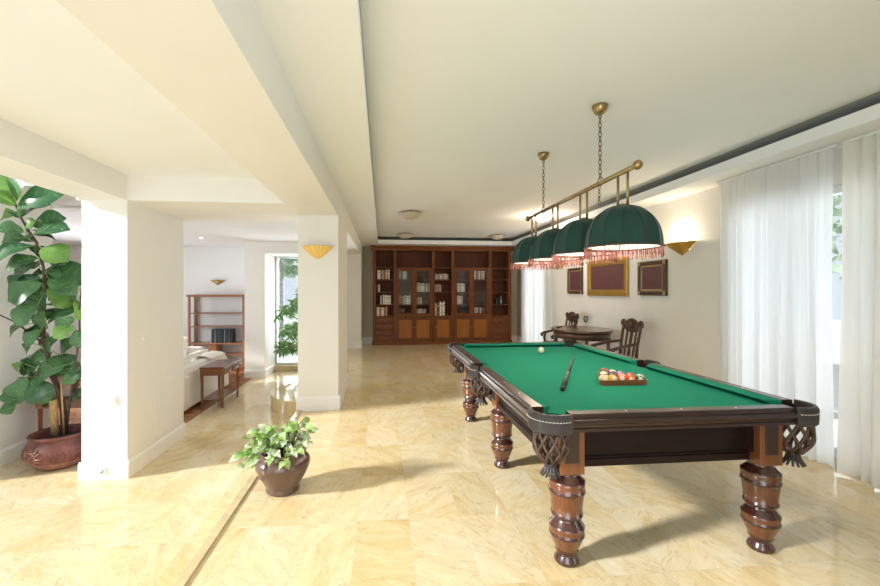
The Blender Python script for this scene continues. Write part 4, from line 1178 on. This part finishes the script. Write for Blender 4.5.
FIG_LEAVES = [(-3.548, 4.39, 2.263, -3.592, 4.316, 2.541), (-3.516, 4.373, 2.289, -3.401, 4.273, 2.487), (-3.555, 4.411, 2.238, -3.669, 4.367, 2.323), (-3.513, 4.38, 2.213, -3.117, 4.29, 2.337), (-3.521, 4.369, 2.249, -3.598, 4.261, 2.357), (-3.511, 4.411, 2.141, -3.406, 4.369, 2.222), (-3.6, 4.477, 2.171, -3.819, 4.534, 2.148), (-3.447, 4.48, 2.055, -3.212, 4.498, 2.142), (-3.535, 4.498, 1.937, -3.76, 4.529, 1.918), (-3.453, 4.428, 1.93, -3.067, 4.332, 2.019), (-3.498, 4.452, 2.021, -3.402, 4.421, 2.086), (-3.485, 4.424, 1.987, -3.634, 4.346, 2.032), (-3.442, 4.437, 1.852, -3.691, 4.372, 1.737), (-3.33, 4.433, 1.833, -2.991, 4.352, 1.731), (-3.391, 4.466, 1.737, -3.611, 4.402, 1.653), (-3.485, 4.565, 1.703, -3.865, 4.667, 1.471), (-3.383, 4.565, 1.633, -3.088, 4.618, 1.565), (-3.286, 4.574, 1.573, -3.111, 4.624, 1.492), (-3.457, 4.577, 1.552, -3.877, 4.636, 1.42), (-3.388, 4.511, 1.49, -3.637, 4.457, 1.341), (-3.329, 4.518, 1.53, -3.089, 4.48, 1.41), (-3.409, 4.576, 1.44, -3.541, 4.614, 1.236), (-3.4, 4.589, 1.44, -3.218, 4.64, 1.275), (-3.094, 4.599, 1.471, -3.209, 4.683, 1.252), (-3.644, 4.637, 1.287, -3.862, 4.697, 1.223), (-3.445, 4.537, 1.279, -3.593, 4.468, 1.104), (-3.454, 4.611, 1.236, -3.49, 4.646, 1.028), (-3.13, 4.624, 1.213, -3.415, 4.648, 1.131), (-3.666, 4.629, 1.072, -3.814, 4.627, 0.961), (-3.453, 4.597, 1.022, -3.556, 4.537, 0.888), (-3.318, 4.646, 0.954, -3.451, 4.645, 0.801), (-3.1, 4.58, 1.051, -3.257, 4.496, 0.96), (-3.211, 4.714, 0.893, -3.427, 4.799, 0.746), (-3.645, 4.711, 0.867, -3.752, 4.775, 0.765), (-3.557, 4.684, 0.797, -3.491, 4.686, 0.702), (-3.108, 4.591, 1.132, -3.273, 4.544, 1.056), (-3.385, 4.74, 0.733, -3.316, 4.81, 0.635), (-3.474, 4.702, 0.709, -3.357, 4.7, 0.666), (-3.758, 4.746, 0.686, -3.914, 4.82, 0.538), (-3.578, 4.738, 0.705, -3.765, 4.803, 0.57), (-3.742, 4.702, 0.672, -3.964, 4.695, 0.594), (-3.295, 4.696, 0.634, -3.573, 4.68, 0.507), (-3.317, 4.727, 0.587, -3.206, 4.722, 0.586), (-3.306, 4.711, 0.558, -3.226, 4.693, 0.455), (-3.663, 4.686, 0.518, -3.771, 4.643, 0.283), (-3.679, 4.706, 0.504, -3.481, 4.685, 0.285), (-3.69, 4.758, 0.567, -4.014, 4.8, 0.533), (-3.867, 4.715, 0.277, -3.887, 4.626, 0.179), (-3.792, 4.692, 0.405, -3.854, 4.608, 0.285), (-3.056, 4.599, 1.317, -3.001, 4.633, 1.129), (-3.064, 4.612, 1.007, -2.934, 4.574, 0.855), (-3.525, 4.428, 2.438, -3.385, 4.411, 2.534)]
FIG_TRUNK = [(-3.411, 4.86, -0.174), (-3.394, 4.808, 0.133), (-3.414, 4.78, 0.301), (-3.46, 4.736, 0.556), (-3.49, 4.684, 0.848), (-3.473, 4.637, 1.111), (-3.412, 4.579, 1.42), (-3.393, 4.541, 1.622), (-3.418, 4.49, 1.888), (-3.481, 4.465, 2.013), (-3.534, 4.44, 2.146), (-3.579, 4.44, 2.273), (-3.588, 4.44, 2.4)]
FIG_STEM = [(-3.397, 4.84, -0.168), (-3.308, 4.769, 0.248), (-3.196, 4.693, 0.685), (-3.125, 4.645, 0.952), (-3.105, 4.601, 1.193), (-3.042, 4.55, 1.471)]
BR1 = [(-3.505, 4.704, 0.845), (-3.631, 4.681, 0.974), (-3.757, 4.66, 1.091), (-3.886, 4.647, 1.164)]
BR2 = [(-3.378, 4.73, 0.313), (-3.462, 4.686, 0.566), (-3.642, 4.695, 0.515), (-3.758, 4.697, 0.507)]
COIR = [(-3.469, 4.789, -0.083), (-3.446, 4.729, 0.262)]
CANE = [(-3.387, 4.799, -0.089), (-3.348, 4.701, 0.477)]
FO = Vector((-3.38, 4.74, LO))
ft = thing('fiddle_leaf_fig', 'tall fiddle leaf fig tree beside the near left pillar', 'potted tree', FO)
def rel(p): return Vector(p) - FO
# clay pot with a sun face in relief
fp = thing('clay_pot', 'round reddish clay pot with a raised sun face on it', 'pot', FO)
pr = [(.17, 0), (.20, .02), (.262, .09), (.292, .16), (.285, .23), (.250, .285), (.235, .30), (.250, .315), (.262, .330), (.262, .345), (.248, .352), (.230, .345), (.222, .31), (.222, .27), (.001, .27)]
MB().lathe(pr, (0,0,0), 48, [0, 1] + [0]*12, cap=False).build('body', [M['terra'], M['terralight']], fp)
sun = MB()
def onpot(a, z, o=.004):
    for (r0, z0), (r1, z1) in zip(pr, pr[1:]):
        if z0 <= z <= z1: r = r0 + (r1-r0)*(z-z0)/(z1-z0); break
    return (( r+o)*math.cos(a), (r+o)*math.sin(a), z)
ac = -PI/2 - .30; zc = .165
def sp(u, v, o=.004): return onpot(ac + u/.28, zc+v, o)
sun.tube([sp(.060*math.cos(2*PI*k/28), .060*math.sin(2*PI*k/28)) for k in range(28)], .008, 6, closed=True)
for k in range(14):
    a = 2*PI*k/14; w = .012*(1 if k % 2 else -1)
    sun.tube([sp(.072*math.cos(a), .072*math.sin(a)), sp(.09*math.cos(a)+w*.6*-math.sin(a), .09*math.sin(a)+w*.6*math.cos(a)), sp(.118*math.cos(a+.1), .118*math.sin(a+.1)*.9)], [.010, .008, .003], 6)
sun.tube([sp(0, .02, .006), sp(0, -.005, .010), sp(.006, -.012, .008)], .006, 6)
sun.tube([sp(-.03, -.025), sp(0, -.036), sp(.03, -.025)], .005, 6)
for q in (-.024, .024):
    sun.tube([sp(q-.010, .020), sp(q, .026), sp(q+.010, .020)], .004, 6)
sun.build('sun_relief', M['terralight'], fp)
for k in range(7):
    a = ac + .75 + .0*k
band = MB()
for k in range(36):
    a = 2*PI*k/36
    if abs(((a - ac + PI) % (2*PI)) - PI) > .5: band.tube([onpot(a, .12), onpot(a+.06, .17), onpot(a-.03, .215)], [.005, .008, .004], 6)
band.build('leaf_relief', M['terra'], fp)
MB().lathe([(.001, .02), (.12, .012), (.222, .0)], (0,0,.275), 30, cap=False).build('soil', M['soil'], fp)
trk = [rel(p) for p in FIG_TRUNK]; trk[0] = Vector((trk[0].x, trk[0].y, .25))
MB().tube(trk, [.030, .028, .026, .022, .018, .016, .015, .014, .012, .011, .010, .008, .006], 10).build('trunk', M['figtrunk'], ft)
bm_ = MB()
for L_ in (FIG_STEM, BR1, BR2): 
    pp = [rel(p) for p in L_]
    bm_.tube(pp, [.012 - .006*i/(len(pp)-1) for i in range(len(pp))], 8)
bm_.build('branch', M['figtrunk'], ft)
fol = MB(); ribs = MB(); fr_ = random.Random(11)
view = Vector((.35, -1, .35)).normalized()
for k, (ax, ay, az, bx, by, bz) in enumerate(FIG_LEAVES):
    p = rel((ax, ay, az)); q = rel((bx, by, bz)); q.x = max(-.40, min(.30, q.x)); p.x = min(p.x, .24); ln = (q-p).length
    nv = (view + Vector((fr_.uniform(-.5,.5), fr_.uniform(-.3,.3), fr_.uniform(-.1,.9)))).normalized()
    leaf(fol, p, q + (q-p)*.16, max(.075, min(.125, ln*.43)), nv, FIDDLE, .10, .10, (1 if (az > 1.95 and k % 2 == 0) or k % 9 == 4 else (2 if k % 3 == 0 else 0)), ribs, .05)  # upper leaves take the lighter green painted for backlight
    # leaf stalk from the nearest point of trunk or stem
    near = min(trk + [rel(x) for x in FIG_STEM], key=lambda c: (c-p).length)
    if (near-p).length < .35: ribs.tube([near, (near+p)/2 + Vector((0,0,-.01)), p], [.005, .004, .004], 5)
# more leaves behind, giving the crown its depth
for k in range(44):
    z = fr_.uniform(.55, 2.55); i = min(range(len(trk)), key=lambda j: abs(trk[j].z - z)); c = trk[i]
    a = fr_.uniform(-.4, 1.35*PI); r = fr_.uniform(.03, .06); ln = fr_.uniform(.17, .26)
    d = Vector((math.cos(a)*.55, abs(math.sin(a))*.55+.1, fr_.uniform(-.5, .5))).normalized()
    p = Vector((c.x, c.y, z)) + d*r; q = p + d*ln
    if q.x < -.42 or q.x > .32 or q.y > .22: continue
    leaf(fol, p, q, .085, Vector((fr_.uniform(-.4,.4), fr_.uniform(-1,-.2), .8)), FIDDLE, .10, .1, 2 if k % 2 else 0, ribs, .05)
fol.build('foliage', [M['figleaf'], M['figlight'], M['figdark']], ft); ribs.build('leaf_ribs', M['figvein'], ft)
cp = [rel(p) for p in COIR]; cp[0].z = .28
co = tag(MB().tube([Vector((0,0,0)), cp[1]-cp[0]], .034, 14).build('coir_pole', M['coir'], loc=FO+cp[0]), 'thick brown coir pole standing in the clay pot', 'plant pole')
cp = [rel(p) for p in CANE]; cp[0].z = .28
tag(MB().tube([Vector((0,0,0)), cp[1]-cp[0]], .009, 8).build('cane', M['cane'], loc=FO+cp[0]), 'thin bamboo cane tied up beside the fig trunk', 'plant cane')

# leafy pot plant on the edge of the upper floor
PO = Vector((-.70, 3.03, 0))
pt = thing('flower_pot', 'brown glazed round pot standing on the edge of the upper floor', 'pot', PO)
MB().lathe([(.098, 0), (.112, .008), (.116, .022), (.108, .034), (.120, .055), (.158, .12), (.183, .175), (.188, .205), (.180, .232), (.158, .252), (.148, .262), (.158, .275), (.164, .285), (.158, .292), (.146, .288), (.138, .270), (.136, .24), (.001, .24)], (0,0,0), 48, cap=False).build('body', M['potbrown'], pt)
for s in (-1, 1):
    MB().sphere((s*.165*.75, -.165*.62, .225), .017, 12, 8, 0, (1, .8, 1)).build('lug', M['terralight'], pt)
MB().lathe([(.001, .012), (.08, .008), (.137, .0)], (0,0,.245), 24, cap=False).build('soil', M['soil'], pt)
iv = thing('leafy_pot_plant', 'pale green leafy plant spilling over the brown glazed pot', 'potted plant', (PO.x, PO.y, .25))
ir = random.Random(5); ivf = MB(); ivs = MB()
ends = []
# (x, y, z) of stem ends relative to the soil, spreading mostly to the left
for k in range(30):
    a = ir.uniform(0, 2*PI); ends.append((.16*math.cos(a)*ir.uniform(.3, 1.15) - .02, .15*math.sin(a)*ir.uniform(.3, 1.1), ir.uniform(.06, .20)))
ends += [(-.25, -.06, .05), (-.28, -.04, .02), (-.23, -.10, -.02), (-.23, -.02, .13), (-.20, .05, .17), (-.17, -.12, .12), (.17, -.02, .22), (.20, .0, .17), (.15, .05, .25), (.19, -.06, .11), (.08, .0, .26), (-.07, -.05, .22), (.02, -.02, .20), (-.12, .0, .19), (.13, -.12, .07), (-.04, -.17, .03), (.05, -.165, .02), (-.15, -.17, .02)]
for k, e in enumerate(ends):
    e = Vector(e); b0 = Vector((e.x*.22, e.y*.22, 0)); mid = (b0+e)/2 + Vector((0, 0, .05 + .25*abs(e.x)*.4))
    ivs.tube([b0, mid, e], [.004, .0032, .002], 5)
    for j in range(3 if k < 30 else 4):
        u = ir.uniform(.55, 1.0) if j else 1.0
        c = (b0*(1-u)**2 + mid*2*u*(1-u) + e*u*u) if j else e
        out = Vector((c.x, c.y, 0)); out = out.normalized() if out.length > .02 else Vector((ir.uniform(-1,1), -.5, 0))
        d = (out*ir.uniform(.4, 1) + Vector((ir.uniform(-.8,.8), ir.uniform(-.8,.5), ir.uniform(-.85,.35)))).normalized()
        ln = ir.uniform(.045, .082)
        nv = Vector((ir.uniform(-.4,.4), ir.uniform(-1,-.2), ir.uniform(.5,1.2)))
        leaf(ivf, c, c + d*ln, ln*.36, nv, HEART, .10, .12, 1 if ir.random() < .45 else 0, None, .05)
ivs.build('stems', M['ivystem'], iv); ivf.build('foliage', [M['ivy'], M['ivypale']], iv)

# bamboo by the tall window, its pot stands behind the white column
bo_ = Vector((-1.55, 9.40, LO))
bp = thing('bamboo_plant', 'feathery green bamboo plant in front of the tall narrow window', 'potted plant', bo_)
MB().lathe([(.12, 0), (.16, .10), (.18, .28), (.17, .30), (.15, .29), (.15, .25), (.001, .25)], (0,0,0), 32, cap=False).build('pot', M['potbrown'], bp)
br_ = random.Random(21); bst = MB(); bfo = MB()
for k in range(30):
    a = br_.uniform(0, 2*PI); h = br_.uniform(.45, 1.95); sp_ = br_.uniform(.12, .62) if k % 3 else .7
    dx = math.cos(a)*sp_ - (.40 if k % 3 else .1); dy = math.sin(a)*min(.18, sp_*.4)
    dx = max(-.74, min(.35, dx)); dy = max(-.14, min(.16, dy))
    P0 = Vector((math.cos(a)*.06, math.sin(a)*.06, .26)); P1 = Vector((dx*.35, dy*.4, h*.8)); P2 = Vector((dx*.8, dy, h)); P3 = Vector((dx, dy*1.2, h*.86))
    pts = [P0, P1, P2, P3]; bst.tube(pts, [.007, .006, .004, .002], 6)
    for j in range(30):
        u = br_.uniform(.45, 1); i = min(2, int(u*3)); f = u*3-i; c = pts[i]*(1-f) + pts[i+1]*f
        d = Vector((br_.uniform(-1,1), br_.uniform(-.5,.5), br_.uniform(-1.1,.25))).normalized(); ln = br_.uniform(.11, .20)
        e = c + d*ln
        if e.y > .20 or e.x < -.84: continue
        leaf(bfo, c, e, ln*.085, Vector((br_.uniform(-.6,.6), -1, .5)), OVAL, .12, .1)
bst.build('canes', M['cane'], bp); bfo.build('foliage', M['bamboo'], bp)

# ------------------------------------------------------------------ light
def area(name, loc, rot, sx, sy, e, col=(1, 1, 1)):
    l = bpy.data.lights.new(name, 'AREA'); l.shape = 'RECTANGLE'; l.size = sx; l.size_y = sy; l.energy = e; l.color = col
    o = bpy.data.objects.new(name, l); C.objects.link(o); o.location = loc; o.rotation_euler = rot; return o
area('daylight_right', (5.4, 3.3, 1.3), (0, PI/2, 0), 3.2, 4.6, E_RIGHT, (.88, .94, 1))
area('fill_behind', (4.6, -.5, 1.3), (0, PI/2, 0), 2.4, 2.8, E_R2, (.84, .92, 1))  # added fill lamp outside the unseen window in the right wall
area('daylight_far_right', (4.15, 9.5, 1.2), (0, PI/2, 0), 2.2, 1.3, E_FAR, (.93, .97, 1))
area('daylight_niche', (-1.8, 10.5, 1.0), (-PI/2, 0, 0), 1.2, 2.2, E_NICHE, (.90, .95, 1))
area('fill_living', (-7.4, 7.5, 1.2), (0, -PI/2, 0), 1.8, 3.0, E_LIV, (.90, .94, 1))  # added fill lamp outside the unseen living room window
area('fill_front', (-.8, -2.6, 1.2), (PI/2, 0, 0), 3.0, 2.2, E_FRONT, (.82, .91, 1))  # added fill lamp outside the unseen front window
area('daylight_glazing', (-4.4, 1.2, 1.0), (0, -PI/2, 0), 2.6, 5.5, E_GLAZ, (.84, .92, 1))
l = bpy.data.lights.new('sun', 'SUN'); l.energy = E_SUN; l.angle = math.radians(5.0); l.color = (1, 1, .985)
so = bpy.data.objects.new('sun', l); C.objects.link(so)
dv = Vector((1, .29, -.44)).normalized(); so.rotation_euler = dv.to_track_quat('-Z', 'Y').to_euler(); so.location = (-10, 0, 6)
for k, y in enumerate((2.57, 3.10, 3.63, 4.16)):
    l = bpy.data.lights.new('shade_light', 'POINT'); l.energy = 5; l.color = (1, .88, .72); l.shadow_soft_size = .035
    o = bpy.data.objects.new('shade_light', l); C.objects.link(o); o.location = (1.565, y, 1.765)
w = bpy.data.worlds.new('sky'); bpy.context.scene.world = w; w.use_nodes = True
wn = w.node_tree; bg = wn.nodes['Background']; bg.inputs['Color'].default_value = (.80, .90, 1, 1); bg.inputs['Strength'].default_value = E_SKY

# ------------------------------------------------------------------ camera
cd = bpy.data.cameras.new('camera'); cam = bpy.data.objects.new('camera', cd); C.objects.link(cam)
cd.sensor_fit = 'HORIZONTAL'; cd.sensor_width = 36; cd.lens = 415*36/880
cd.shift_x = 17/880; cd.shift_y = -3/880; cd.clip_start = .05; cd.clip_end = 200
cam.location = (0, 0, 1.42); cam.rotation_euler = (PI/2, 0, -math.atan2(41, 415))
sc = bpy.context.scene; sc.camera = cam
vs_ = sc.view_settings; vs_.view_transform = 'Standard'; vs_.look = 'None'; vs_.gamma = 1; vs_.use_curve_mapping = False; vs_.exposure = EXPO
sc.cycles.max_bounces = 14; sc.cycles.diffuse_bounces = 6; sc.cycles.transparent_max_bounces = 24; sc.cycles.transmission_bounces = 8
sc.cycles.use_denoising = True; sc.cycles.sample_clamp_indirect = 8
sc.cycles.caustics_reflective = False; sc.cycles.caustics_refractive = False
